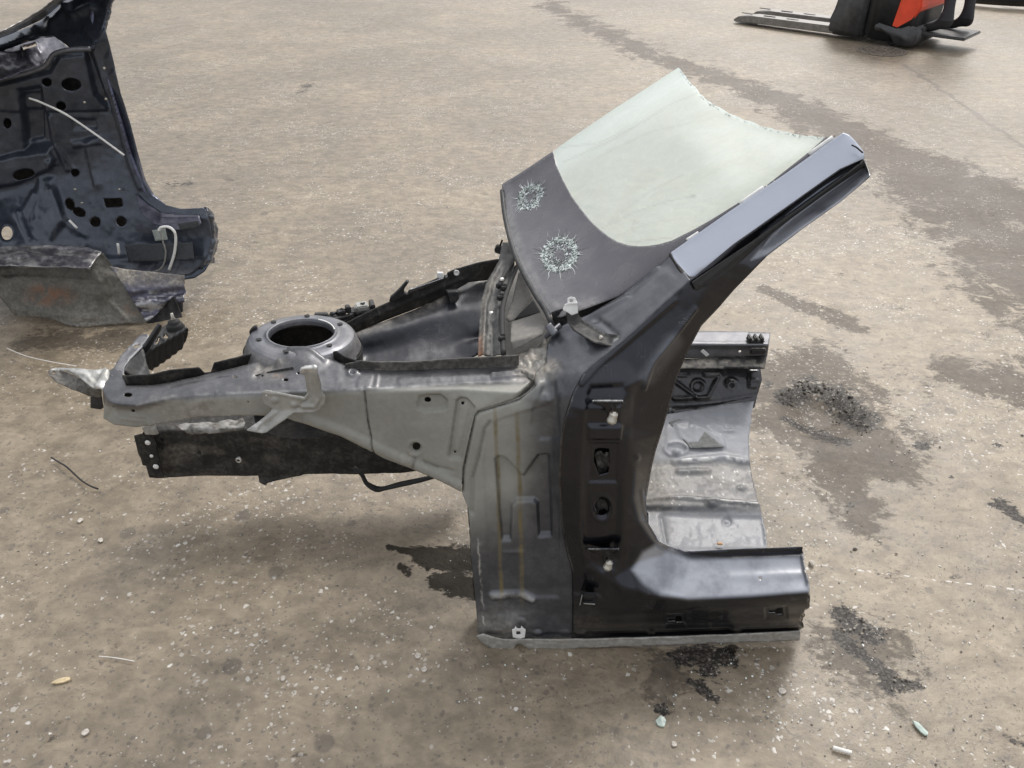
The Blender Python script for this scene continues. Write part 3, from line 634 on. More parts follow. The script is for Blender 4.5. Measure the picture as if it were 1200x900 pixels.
panel('cowl_side_panel', w1, M['prim'], cw_out, cwc, blur=2.6,
      relief=[emb(MS, -.012, 4), ridge([(626, 450), (608, 468), (561, 483), (556, 489), (549, 521), (543, 550), (541, 576)], -.007, 2.0),
              ridge([(574, 495), (568, 504), (561, 535), (554, 560), (553, 600)], -.006, 2.2), emb([(584, 492), (640, 475), (655, 462), (655, 700), (574, 700), (566, 520), (572, 500)], -.0035, 5),
              capsule([(577, 698), (612, 696), (624, 702)], .007, 3.5, 5), ridge([(590, 648), (612, 648)], .0025, 2),
              emb([(650, 448), (635, 455), (624, 480), (622, 500), (632, 516), (655, 515)], -.004, 6), ridge([(640, 462), (640, 470)], .003, 2),
              bump(611, 728, 7, 6, .003, .5), ring(611, 728, 4.5, -.0018, 1.3), bump(630, 742, 8, 4, .004, .5), ring(630, 742, 5, -.002, 1.3), bump(663, 742, 8, 5, .003, .5),
              ridge([(572, 742), (600, 745), (671, 744)], -.0025, 2.5), ridge([(563, 640), (567, 700), (571, 738)], .0035, 4),
              capsule([(690, 395), (740, 360), (780, 326)], .007, 9, 14), capsule([(705, 352), (770, 315)], .004, 3, 6),
              ridge([(645, 390), (680, 378), (735, 350)], .006, 4), ridge([(700, 375), (722, 392)], -.004, 4),
              rough(.0014, 40, 14), rough(.0005, 7, 16), lambda U, V: .006*np.clip(1-seg_near(U, V, [(628, 436), (650, 430)])[0]/18, 0, 1)*(fbm(U/6, V/6, 3, 2)-.3)],
      attrs={'grime': lambda U, V: np.clip(.85*sstep(2.0, .5, seg_near(U, V, [(626, 450), (608, 468), (561, 483), (556, 489), (549, 521), (543, 550), (541, 576)])[0])*(.5+fbm(U/7, V/7, 3, 5))+.6*sstep(2, .4, seg_near(U, V, [(572, 742), (600, 747), (671, 745)])[0])+.7*sstep(1.8, .5, seg_near(U, V, C1[3:])[0])+.35*sstep(2.0, .6, seg_near(U, V, [(580, 540), (588, 634)])[0])+.35*sstep(2.0, .6, seg_near(U, V, [(612, 561), (630, 536), (640, 535)])[0])+.35*sstep(2, .6, seg_near(U, V, [(574, 495), (568, 504), (561, 535), (554, 560)])[0]), 0, 1),
             'primer': lambda U, V: np.clip(np.clip(sstep(650, 585, U+.10*(V-560)+20*(fbm(U/30, V/30, 3, 1)-.5))*sstep(425, 450, V)*(1-.95*sstep(565, 650, V+.35*(U-600)+20*(fbm(U/25, V/25, 3, 6)-.5))), 0, 1)+.95*sstep(11, 7, seg_near(U, V, [(558, 752), (580, 757), (600, 757), (671, 756)])[0])+.0, 0, 1),
             'dirt': lambda U, V: np.clip(.9*sstep(8, -1, seg_near(U, V, [(562, 749), (600, 752), (671, 752)])[0])+.5*sstep(690, 740, V)*sstep(640, 590, U)+.95*sstep(30, 8, np.hypot((U-636)/1.0, (V-432)*1.5))*fbm(U/9, V/9, 3, 3)*1.4+.06*fbm(U/14, V/24, 4, 5), 0, 1),
             'stain': lambda U, V: np.clip(sstep(3.4, .8, np.abs(U-(584+(V-600)*.035+2*(fbm(V/30, V*0, 2, 3)-.5))))*sstep(470, 490, V)*sstep(712, 690, V)*1.15+sstep(4, .8, np.abs(U-(609+(V-600)*.025+2*(fbm(V/35, V*0+4, 2, 3)-.5))))*sstep(478, 500, V)*sstep(718, 690, V)*1.05, 0, 1),
             'bare': lambda U, V: .9*sstep(1.6, .4, np.abs(U-(561.5+(V-650)*.075+3*(fbm(V/4, V*0, 3, 3)-.5))))*sstep(626, 632, V)*sstep(735, 728, V)*sstep(.3, .6, vnoise(U/3, V/3, 4)+.2)+.5*sstep(5, 0, seg_near(U, V, [(577, 698), (612, 696), (624, 702)])[0])})

# sealer caulked along the bottom flange front corner
panel('flange_clip', w1, M['white'], [(600, 738), (603, 737), (604, 734), (606, 737), (610, 737), (611, 734), (614, 737), (616, 738), (615, 747), (609, 749), (601, 747)], [[Y(598, 730, 1.243), Y(620, 730, 1.243), Y(620, 752, 1.240), Y(598, 752, 1.240)]], blur=.5, holes=[[(605, 740), (610, 740), (610, 744), (605, 744)]], sp=1.2, thick=.002)

# ---- apron with rail
ap_out = [(128, 434), (134, 431), (144, 438), (148, 452), (178, 451), (200, 448), (240, 439), (290, 427), (318, 418), (328, 412), (340, 410), (360, 411), (370, 415), (382, 420), (394, 423), (408, 428), (422, 430), (444, 433), (486, 434), (540, 431), (608, 428), (626, 424), (642, 420), (643, 440), (626, 448)]+S1[1:]+[
          (520, 564.5), (500, 557), (480, 548.5), (450, 537.5), (438, 531), (420, 522), (400, 511), (380, 505), (360, 497), (345, 493.5), (330, 488), (300, 486.5), (280, 487), (232, 488.5), (200, 494.5), (160, 500.5), (134, 498), (121, 490), (122, 478), (120, 456)]
zc = lambda pts, z0, z1=None: [Z(u, v, z0 if z1 is None else z0+(z1-z0)*(u-pts[0][0])/(pts[-1][0]-pts[0][0])) for u, v in pts]
apc = [[Z(118, 440, .635), Z(128, 434, .635), Z(136, 430, .637), Z(148, 450, .635), Z(200, 446, .64), Z(240, 437, .645), Z(290, 425, .655), Z(328, 410, .668), Z(360, 409, .670), Z(394, 421, .662), Z(422, 428, .655), Z(486, 432, .655), Z(608, 426, .66), Z(645, 418, .665)],
       [Z(119, 458, .625), Z(125, 469, .622), Z(134, 474, .622), Z(160, 475.5, .625), Z(200, 466, .635), Z(232, 462, .64), Z(280, 460.5, .645), Z(340, 459, .65), Z(440, 454.5, .65), Z(540, 450, .65), Z(626, 446, .65)],
       [Y(119, 462, 1.43), Y(126, 476, 1.398), Y(136, 480, 1.388), Y(160, 481, 1.378), Y(200, 473, 1.377), Y(280, 466, 1.375), Y(440, 460, 1.387), Y(540, 455, 1.38), Y(608, 460, 1.365)],
       [Y(120, 491, 1.425), Y(134, 499, 1.388), Y(160, 501, 1.378), Y(200, 495, 1.377), Y(280, 488, 1.378), Y(345, 494, 1.385), Y(400, 511, 1.385), Y(450, 538, 1.38), Y(500, 557, 1.365), Y(541, 578, 1.338)],
       [Y(560, 481, 1.355), Y(548, 520, 1.348), Y(541, 577, 1.337)], [Y(480, 500, 1.375)]]
panel('apron_panel', w1, M['prim'], ap_out, apc, blur=1.6,
      relief=[emb([(489, 473), (492, 465), (500, 463), (516, 463), (524, 469), (523, 478), (518, 481), (496, 482), (490, 479)], -.008, 4), ring(506, 472, 20, 0, 1),
              emb([(535, 469), (540, 466), (547, 467), (556, 477), (540, 538), (527, 538), (525, 534)], -.008, 3.5), emb([(538, 474), (546, 473), (549, 479), (537, 530), (531, 530)], .0022, 3),
              bump(487, 525, 9, 8, -.007, .5), ring(487, 525, 8.5, .002, 1.5),
              ridge([(427, 456), (431, 494), (438, 532)], -.0045, 1.5), ridge([(444, 434), (440, 455), (429, 456)], .0018, 2), capsule([(431, 432), (426, 452)], .0016, 8, 3),
              capsule([(360, 491), (400, 505), (440, 524), (480, 542), (510, 555), (540, 570)], .007, 4.5, 6), ridge([(496, 541), (512, 548), (530, 552)], -.004, 2), ridge([(531, 553), (530, 566)], .002, 1.5),
              ridge([(470, 531), (468, 542)], -.002, 1.5), ridge([(486, 536), (483, 548)], -.002, 1.5),
              capsule([(470, 446), (600, 441)], .0015, 4, 4), dimples([(380, 507), (540, 571)], 13, -.0012, 2), dimples([(150, 468), (330, 452)], 24, .001, 2.5), emb([(575, 436), (612, 432), (620, 440), (576, 444)], .0035, 3), ridge([(577, 441), (618, 437)], -.003, 1.3),
              capsule([(144, 489), (172, 491), (178, 497)], .004, 3, 4), ridge([(128, 476), (140, 488), (170, 491)], -.004, 2.2), bump(414, 437, 9, 6, .005, .4), bump(413, 438, 4, 2.4, -.006, .6),
              bump(326, 427, 7, 8, .005, .9), capsule([(300, 440), (310, 425), (330, 416), (345, 420)], -.005, 3, 6), capsule([(340, 412), (362, 413), (380, 423)], .003, 2, 3),
              lambda U, V: .012*sstep(40, 10, np.hypot(U-352, (V-418)*1.7)),
              ridge([(200, 452), (240, 443), (286, 436)], -.002, 2), rough(.0014, 30, 24), rough(.0004, 6, 26),
              lambda U, V: .007*np.clip(1-seg_near(U, V, [(612, 432), (640, 428)])[0]/12, 0, 1)*(fbm(U/5, V/5, 3, 2)-.3)],
      holes=[oval(500.5, 470.5, 4, 3.2, 12), oval(487, 525, 4.6, 4.4, 12), oval(541.3, 473.6, 2, 2, 8), oval(531.8, 532, 1.6, 1.6, 8), oval(150, 462.6, 5, 2.4, 14), oval(137, 436.8, 5.2, 2.2, 14) if 0 else oval(275, 441, 2.4, 1.3, 8),
             oval(307, 440, 2, 1.2, 8), oval(335, 445, 3, 1.7, 8), oval(291, 471, 1, 1, 6), oval(132, 478, 1.5, 1.8, 8), oval(156, 481.5, 2.4, 1.8, 8), oval(350, 438, 1.8, 1.2, 8)],
      attrs={'grime': lambda U, V: np.clip(.9*sstep(1.6, .4, seg_near(U, V, [(427, 458), (431, 494), (438, 530)])[0])*(.5+fbm(U/5, V/9, 3, 5))+.4*sstep(1.8, .5, seg_near(U, V, [(535, 469), (540, 466), (547, 467), (556, 477)])[0])+.35*sstep(1.8, .5, seg_near(U, V, [(535, 470), (526, 534)])[0])+.35*sstep(1.8, .5, seg_near(U, V, [(503, 463), (516, 463), (523, 469)])[0])+.6*sstep(3, .6, seg_near(U, V, [(404, 432), (444, 436), (540, 434), (606, 431)])[0])*fbm(U/9, V/3, 3, 7)*1.4+.55*sstep(3, .5, seg_near(U, V, [(148, 454), (200, 450), (288, 430)])[0])+.45*sstep(8, 2, np.hypot(U-327, V-428))*fbm(U/4, V/4, 3, 2)*1.5+.5*sstep(2.4, .6, seg_near(U, V, [(487, 536), (484, 548)])[0])+.4*sstep(2, .5, seg_near(U, V, [(497, 542), (513, 548)])[0]), 0, 1),
             'primer': lambda U, V: np.clip(.96*sstep(-3, 4, V-np.interp(U, [118, 134, 160, 200, 280, 340, 440, 540, 626, 650], [470, 478, 480, 470, 464, 462, 456, 452, 449, 447])), 0, 1),
             'dirt': lambda U, V: np.clip(.15+.75*sstep(70, 10, np.hypot(U-225, (V-478)*2.2))*sstep(460, 470, V)*fbm(U/14, V/7, 4, 3)*1.5+.5*sstep(34, 4, np.hypot(U-318, (V-432)*1.5))*fbm(U/9, V/9, 3, 7)*1.6+.9*sstep(40, 8, np.hypot(U-628, (V-434)*1.8))*fbm(U/8, V/5, 3, 9)*1.4+.25*sstep(9, 2, seg_near(U, V, [(440, 456), (600, 450)])[0])*0+.9*sstep(6, 1, seg_near(U, V, [(480, 531), (484, 545)])[0])*.5, 0, 1),
             'rust': lambda U, V: .7*sstep(10, 2, np.hypot(U-327, (V-440)*3)),
             'bare': lambda U, V: np.clip(.35*sstep(2.4, .3, seg_near(U, V, [(160, 475), (200, 465), (280, 460), (340, 459), (440, 455), (540, 450.5), (620, 447)])[0])*fbm(U/12, V/4, 3, 2)*1.5, 0, 1)})
def strip_wall(name, mat, line, y_or, hpx, **k):
    """upright flange: its foot line is measured, it stands hpx high"""
    top = [(u, v-h) for (u, v, y), h in zip(line, hpx)]
    out = top+[(u, v+1) for u, v, y in line][::-1]
    c = [[Y(u, v, y) for u, v, y in line], [Y(u, v-h-3, y) for (u, v, y), h in zip(line, hpx)]]
    return panel(name, w1, mat, out, c, blur=0, sp=1.5, **k)
strip_wall('rail_flange', M['darkgrey'], [(404, 430, 1.462), (422, 432, 1.46), (444, 434, 1.455), (486, 435, 1.455), (540, 432, 1.46), (580, 430.5, 1.462), (608, 429, 1.465)], 0, [3, 9, 9.5, 11, 12, 12, 12.5], relief=[rough(.0015, 9, 31)], thick=.003, attrs={'dirt': lambda U, V: .25+0*U})
strip_wall('rail_flange', M['underbody'], [(143, 447, 1.452), (148, 453, 1.435), (178, 452, 1.437), (200, 449, 1.443), (233, 441.5, 1.46), (240, 440, 1.463), (247, 438.5, 1.467), (251, 437.5, 1.467), (290, 428, 1.50), (304, 422, 1.51)], 0, [7, 12, 13, 15, 11, 2.5, 2.5, 12, 12, 9], relief=[rough(.002, 12, 33)], thick=.003)
panel('rail_flange_fold', w1, M['underbody'], [(390, 412), (394, 411), (404, 418), (419, 423), (421, 432), (404, 428), (391, 421)], [[Y(389, 411, 1.50), Y(404, 418, 1.48), Y(421, 424, 1.462)], [Y(389, 424, 1.50), Y(421, 433, 1.46)]], blur=.5, sp=1.2, thick=.003)
for (u, v) in [(141, 463), (0, 0)][:0]: pass

# ---- front arm to the radiator support
panel('support_arm', w1, M['silver'], [(128, 436), (134, 430), (139, 421), (144, 414), (160, 396), (165, 392), (172, 391.5), (175, 394), (166, 408), (150, 424), (146, 430), (145, 440), (138, 442.5), (129, 441)],
      [zc([(120, 455), (155, 455)], .632), [Z(128, 434, .634), Z(146, 434, .634)], [Z(160, 393, .62), Z(178, 393, .62)]], blur=1,
      relief=[ridge([(150, 420), (165, 404)], .002, 2), emb([(154, 400), (164, 400), (160, 410), (150, 411)], -.002, 2), rough(.0014, 10, 3)],
      holes=[oval(160, 405, 4.6, 2.0, 12), oval(137, 436.8, 5.2, 2.1, 12)], sp=1.4, attrs={'bare': lambda U, V: .7*sstep(6, 1, np.hypot(U-160, V-405))*fbm(U/4, V/4, 2, 4)*1.5, 'dirt': lambda U, V: .2+0*U})
panel('support_arm_wall', w1, M['darkgrey'], [(145, 437), (147, 430), (151, 423), (166, 407), (169, 411), (172, 425), (176, 438), (160, 442), (148, 442)],
      [[Z(144, 434, .634), Z(150, 424, .630), Z(166, 407, .622)], [Y(144, 445, 1.50), Y(160, 444, 1.50), Y(177, 440, 1.52)], [Y(172, 425, 1.57)]], blur=2, sp=1.4, thick=.003)
arm = M['plastic']
def trib(nm, pts, y, th, mat=arm, sp=1.4, par=w1, **k):
    us = [p[0] for p in pts]; vs = [p[1] for p in pts]
    yy = y if callable(y) else (lambda u, v: y)
    c = [[Y(u, v, yy(u, v)) for u, v in ((min(us)-3, min(vs)-3), (max(us)+3, min(vs)-3), (max(us)+3, max(vs)+3), (min(us)-3, max(vs)+3))]]
    return panel(nm, par, mat, pts, c, blur=0, sp=sp, thick=th, **k)
la = trib('lamp_bracket_wall', [(176, 408), (190, 400), (216, 384), (219, 382), (220, 390), (218, 400), (213, 409), (200, 419), (178, 434), (174, 433), (171, 420)], lambda u, v: 1.60+.0016*(u-175), .006, relief=[lambda U, V: .0016*np.cos((U-178)/7*6.28), capsule([(176, 410), (218, 386)], .005, 2, 2)])
trib('lamp_bracket_rib', [(168, 407), (172, 403), (184, 385), (188, 380), (190, 382), (188, 388), (176, 408), (173, 424), (170, 422)], lambda u, v: 1.60+.002*(u-168), .007)
panel('lamp_bracket_top', w1, arm, [(174, 409), (189, 384), (196, 380), (213, 380), (218, 384), (216, 387), (190, 402), (177, 411)], [[Z(170, 412, .60), Z(220, 388, .60), Z(220, 378, .60), Z(186, 378, .60)]], blur=0, sp=1.3, thick=.004,
      relief=[ridge([(180, 404), (192, 396), (196, 388)], .006, 1.5), ridge([(184, 396), (194, 399)], .006, 1.5)], holes=[[(181, 403), (186, 395), (188, 399), (184, 404)], [(190, 395), (195, 391), (198, 395), (192, 399)]])
Mb = Matrix.Translation(pz(205.5, 384, .60))
bush = lathe('rubber_bush', [(.001, -.01), (.021, -.01), (.023, 0), (.019, .006), (.0195, .009), (.016, .012), (.014, .013), (.0145, .018), (.010, .022), (.001, .022)], Mb, M['rubber'], w1, 24)
lathe('bolt', [(.001, .02), (.005, .021), (.0055, .025), (.004, .028), (.0035, .040), (.001, .041)], Mb, M['bolt'], w1, 12)

# torn tongue at the front
panel('torn_tongue', w1, M['bracket'], [(57, 436), (60, 432), (64, 431), (90, 431.5), (112, 433), (122, 430), (129, 435), (130, 444), (124, 452), (120, 456), (112, 455.5), (106, 453), (96, 445), (88, 439.5), (76, 434.5)],
      [[Z(56, 436, .60), Z(64, 431, .60), Z(90, 431, .625), Z(129, 433, .635)], [Z(88, 441, .615), Z(106, 453, .622), Z(120, 457, .628)]], blur=1.5, sp=1.4,
      relief=[rough(.006, 9, 41), lambda U, V: .006*np.sin((U+V*.6)/3.2)*sstep(105, 114, U), ridge([(80, 434), (100, 440), (112, 450)], .004, 2)], attrs={'bare': lambda U, V: .9*sstep(.45, .6, fbm(U/9, V/6, 3, 4)), 'dirt': lambda U, V: .3*sstep(.5, .7, fbm(U/7, V/7, 3, 6))})
panel('torn_tongue_edge', w1, M['darkgrey'], [(56, 436), (60, 434), (72, 434), (88, 440), (97, 446), (106, 454), (112, 456), (119, 456), (118, 466), (113, 466), (104, 464), (86, 457), (66, 448), (58, 440)],
      [[Z(56, 434, .60), Z(72, 433, .605), Z(88, 440, .615), Z(106, 453, .62), Z(120, 456, .625)], [Y(56, 442, 1.49), Y(66, 449, 1.478), Y(86, 458, 1.46), Y(119, 468, 1.445)]], blur=1, sp=1.4, relief=[rough(.004, 8, 43)], attrs={'dirt': lambda U, V: .3+0*U}, holes=[oval(63, 437, 2.6, 1.8, 8)])
trib('torn_tab', [(106, 465), (119, 464), (121, 478), (118, 480), (106, 478)], 1.455, .002, M['darkgrey'])

# ---- strut tower
TC = pz(353.5, 391, .669); TM = Matrix.Translation(TC) @ Matrix.Rotation(R(-5), 4, 'X') @ Matrix.Rotation(R(2), 4, 'Y')
def tower_obj():
    n = 96; prof = [(.0705, -.012), (.0715, -.002), (.0735, .0035), (.0770, .0042), (.0795, .001), (.084, -.001), (.098, -.001), (.108, -.0025), (.116, -.006), (.120, -.011), (.1235, -.018), (.126, -.026), (.129, -.034), (.133, -.042)]
    rr = []; pr2 = []
    for (a, b) in zip(prof[:-1], prof[1:]):
        for k in range(4): pr2.append((a[0]+(b[0]-a[0])*k/4, a[1]+(b[1]-a[1])*k/4))
    pr2.append(prof[-1])
    hs_ = [(.094, R(a), .0055) for a in (35, 95, 145, 205, 262, 322)]
    vs = []; fs = []; dirt = []
    for (r, z) in pr2:
        for k in range(n):
            a = 2*math.pi*k/n; x, y = r*math.cos(a), r*math.sin(a); zz = z
            for hr, ha, hw in hs_:
                d = math.hypot(x-hr*math.cos(ha), y-hr*math.sin(ha)); zz += .0025*math.exp(-(d/.011)**2)
            zz -= .006*math.exp(-((a-math.pi*1.45)/.25)**2)*max(0, min(1, (r-.09)/.02))
            vs.append(TM @ Vector((x, y, zz))); dirt.append(.08+.08*math.sin(a*3+1)+(.22 if r > .118 else 0))
    for i in range(len(pr2)-1):
        for k in range(n): fs.append((i*n+k, i*n+(k+1) % n, (i+1)*n+(k+1) % n, (i+1)*n+k))
    o = mesh_obj('strut_tower', vs, fs, M['silver'], w1, True, {'dirt': dirt})
    md = o.modifiers.new('sheet', 'SOLIDIFY'); md.thickness = .003; md.offset = 1
    for hr, ha, hw in hs_:
        lathe('mount_hole', [(.0001, .0032), (hw, .0034), (hw+.0012, .0028)], TM @ Matrix.Translation((hr*math.cos(ha), hr*math.sin(ha), 0)), M['rubber'], o, 14)
    q = TM @ Matrix.Translation((-.045, -.075, -.006))
    return o
tw = tower_obj()
tube('sealer_bead', [TM @ Vector((.073*math.cos(a), .073*math.sin(a), .0045)) for a in [R(x) for x in range(15, 75, 8)]], .0016, M['white'], tw, 6)
# little pieces on the far side of the tower
trib('tower_tab', [(368, 369), (382, 368.5), (384, 371), (384, 377), (376, 378), (368, 376)], 1.70, .012, arm)
trib('clip', [(292, 388), (296, 384), (300, 383), (301, 388), (297, 393), (293, 394)], 1.60, .01, arm)

# ---- wheelhouse hollow and its black upper strip
sb = [(413, 392), (453, 375), (495, 359), (532, 341), (549, 331), (572, 327)]
panel('wheelhouse_panel', w1, M['hollow'], [(398, 386)]+sb+[(572, 335), (567, 352), (564, 388), (561, 417), (540, 424), (486, 428), (444, 428), (422, 426), (408, 408)],
      [[Z(396, 383, .60), Z(413, 391, .60), Z(453, 374, .60), Z(495, 358, .60), Z(532, 340, .60), Z(549, 330, .60), Z(574, 325, .60)],
       [Z(415, 398, .593), Z(453, 388, .597), Z(500, 372, .598), Z(540, 362, .598), Z(572, 358, .598)],
       [Y(425, 415, 1.68), Y(455, 410, 1.70), Y(500, 396, 1.745), Y(540, 388, 1.77), Y(572, 386, 1.77)],
       [Z(424, 430, .55), Z(480, 432, .545), Z(500, 418, .545), Z(570, 395, .545), Z(575, 430, .54)]], blur=4.5,
      relief=[rough(.003, 45, 51), bump(560, 408, 30, 16, .012, 1.0), ridge([(560, 330), (540, 346), (532, 356)], .003, 4)], attrs={'dirt': lambda U, V: np.clip(.01+.45*sstep(12, 0, seg_near(U, V, sb)[0])*fbm(U/8, V/8, 3, 2)*1.4, 0, 1)})
panel('wing_support_strip', w1, M['underbody'], [(397, 383), (407.5, 377.5), (439, 362), (459.6, 352.5), (474, 344), (476, 346), (480, 340), (514, 326), (532, 316), (560, 308), (584.6, 303.5), (587, 310), (573, 328)]+sb[::-1][1:]+[(400, 396)],
      [[Y(396, 380, 1.73), Y(440, 358, 1.79), Y(480, 338, 1.85), (Y(532, 314, 1.93)), Y(588, 300, 2.0)], [Y(398, 398, 1.73), Y(453, 377, 1.80), Y(495, 361, 1.862), Y(549, 333, 1.945), Y(574, 330, 1.985)]], blur=.8,
      relief=[ridge([(400, 388), (450, 366), (500, 345), (548, 324)], .003, 2), rough(.002, 20, 5)], holes=[oval(535, 319.5, 2.6, 3, 12), oval(523.5, 323.5, 2.4, 2.2, 10)], thick=.004, sp=1.6)
for u, v, r_ in ((535, 319.5, .0075), (523.5, 323.5, .007)):
    lathe('grommet', [(.0001, 0), (r_*.7, .001), (r_, .003), (r_, 0), (.0001, -.001)], Matrix.Translation(py(u, v, 1.925)) @ Matrix.Rotation(R(90), 4, 'X'), M['white'], w1, 14)
trib('pale_clip', [(512, 320), (519, 320), (520, 326), (517, 328), (512, 326)], 1.90, .008, M['white'])
trib('hook_bracket', [(456, 353), (457, 349), (462, 345), (468, 339), (476, 330), (479, 331), (474, 338), (473, 343), (478, 346), (470, 349), (462, 354)], 1.815, .012, arm, 1.2)
panel('strip_rim', w1, M['silver'], [(478, 345), (480, 340), (500, 333), (520, 326), (520, 328), (500, 337)], [[Y(478, 347, 1.846), Y(520, 329, 1.905)], [Z(478, 338, .672), Z(520, 322, .672)]], blur=0, sp=1.2)
# relay clip group left of it: black rails and a pale block
solid('fuse_block', [(0, 0, 0, .032, .03, .014), (.003, 0, .009, .012, .012, .006)], Matrix.Translation(py(424, 359, 1.80)) @ Matrix.Rotation(R(18), 4, 'Z'), M['bracket'], w1, .003)
solid('fuse_block_holder', [(0, 0, -.012, .05, .034, .014), (.022, 0, 0, .012, .035, .026), (-.03, .0, -.006, .02, .03, .012)], Matrix.Translation(py(426, 361, 1.805)) @ Matrix.Rotation(R(18), 4, 'Z'), arm, w1, .002)
for k, (a, b, c, d) in enumerate([(388, 375, 414, 369), (394, 380, 418, 370), (388, 368, 404, 366), (400, 363, 416, 367)]):
    tube('clip_rail', [py(a, b, 1.74+.01*k), py((a+c)/2, (b+d)/2, 1.76+.01*k), py(c, d, 1.78+.01*k)], .0055, arm, w1, 6, res=2)
solid('black_latch', [(0, 0, 0, .02, .02, .018), (.018, .0, .008, .012, .018, .018), (-.022, 0, -.006, .02, .02, .012)], Matrix.Translation(py(400, 367, 1.77)) @ Matrix.Rotation(R(25), 4, 'Z'), arm, w1, .002)
panel('small_bracket', w1, M['darkgrey'], [(521, 338), (528, 336), (536, 337), (538, 350), (534, 355), (528, 357), (525, 344)], [[Y(518, 342, 1.85), Y(540, 342, 1.85)], [Y(518, 360, 1.85), Y(540, 360, 1.85)], [Z(518, 335, .585), Z(540, 334, .585)]], blur=.6, sp=1.2, thick=.003, relief=[ridge([(523, 343), (536, 341)], .003, 1)])

# ---- firewall top, cowl box
panel('firewall_flange', w1, M['darkgrey'], [(560, 417), (561, 388), (564, 352), (569, 334), (575, 323), (584, 307), (589, 284), (596, 284), (603, 300), (603, 312), (594, 338), (588, 352), (587.5, 383), (588, 416)],
      [[Z(555, 420, .665), Z(592, 420, .665)], [Z(560, 350, .685), Z(592, 350, .690)], [Z(580, 300, .705), Z(610, 300, .715)], [Z(585, 280, .72), Z(600, 280, .72)]], blur=3, sp=1.5,
      relief=[ridge([(566, 415), (569, 360), (577, 330), (588, 308)], .008, 2.6), ridge([(577, 415), (577, 380)], -.004, 2.4), ridge([(583, 380), (584, 350), (592, 325)], .004, 2), rough(.005, 14, 61), rough(.002, 5, 62)],
      attrs={'rust': lambda U, V: .8*sstep(5, 1, np.abs(U-563))*sstep(380, 410, V), 'dirt': lambda U, V: np.clip(.04+.5*sstep(6, 1, seg_near(U, V, [(564, 415), (566, 355), (580, 325)])[0])*fbm(U/5, V/8, 3, 3)*1.4, 0, 1), 'primer': lambda U, V: .08+0*U})
for u, v, z in ((575.5, 367, .70), (588, 327.5, .72)):
    lathe('screw', [(.0001, .004), (.004, .004), (.0055, .002), (.006, -.001)], Matrix.Translation(pz(u, v, z)), M['steel'], w1, 10)
tube('sealing_rubber', [pz(u, v, .70) for u, v in [(590, 414), (589, 395), (588.5, 380), (589, 362), (593, 345), (600, 326), (606, 312)]], .006, M['rubber'], w1, 8)
tube('sealing_rubber', [pz(u, v, .712) for u, v in [(585, 335), (591, 322), (601, 306), (605, 300)]], .005, M['rubber'], w1, 8)
for u, v in ((586, 349), (588, 397), (590, 338), (585, 335)):
    solid('rubber_clip', [(0, 0, 0, .014, .012, .012), (.006, .004, .004, .01, .008, .01)], Matrix.Translation(pz(u, v, .705)) @ Matrix.Rotation(R(35), 4, 'Z'), M['rubber'], w1, .002)
CG = M['cowl'] = body_paint('cowl box grey', (.10, .10, .10), primer=(.17, .165, .155), rough_=.5, metal=.1, dust=.3, coat=0)
pr1 = {'primer': lambda U, V: 1+0*U, 'dirt': lambda U, V: .08+0*U}
panel('cowl_floor', w1, CG, [(587, 420), (588, 352), (594, 336), (606, 310), (612, 314), (652, 385), (650, 410), (620, 420)], [[Z(580, 425, .60), Z(655, 425, .60)], [Z(580, 385, .60), Z(655, 380, .60)], [Z(590, 300, .63), Z(655, 300, .63)]], blur=1, relief=[rough(.003, 20, 7)], attrs=pr1)
panel('cowl_baffle', w1, CG, [(592, 373), (600, 353), (608, 318), (612, 322), (625, 350), (602, 375), (596, 378)], [[Z(590, 376, .66), Z(603, 376, .66), Z(626, 350, .67)], [Z(606, 316, .70), Z(614, 320, .70)]], blur=1, sp=1.5, attrs=pr1, relief=[ridge([(596, 374), (622, 349)], .004, 2)])
panel('cowl_baffle', w1, CG, [(599, 377), (616, 372), (633, 366), (641, 378), (636, 392), (602, 411), (598, 400)], [[Z(596, 375, .655), Z(635, 363, .665)], [Y(598, 400, 1.515), Y(640, 388, 1.53)], [Y(600, 415, 1.50), Y(638, 402, 1.51)]], blur=1.2, sp=1.5, attrs=pr1, relief=[ridge([(600, 392), (634, 384)], .003, 2)])
panel('cowl_duct', w1, M['rubber'], [(602, 375), (625, 351), (634, 366), (616, 371)], [[Z(598, 377, .632), Z(640, 366, .632)], [Z(620, 345, .632), Z(636, 345, .632)]], blur=0, sp=1.5)

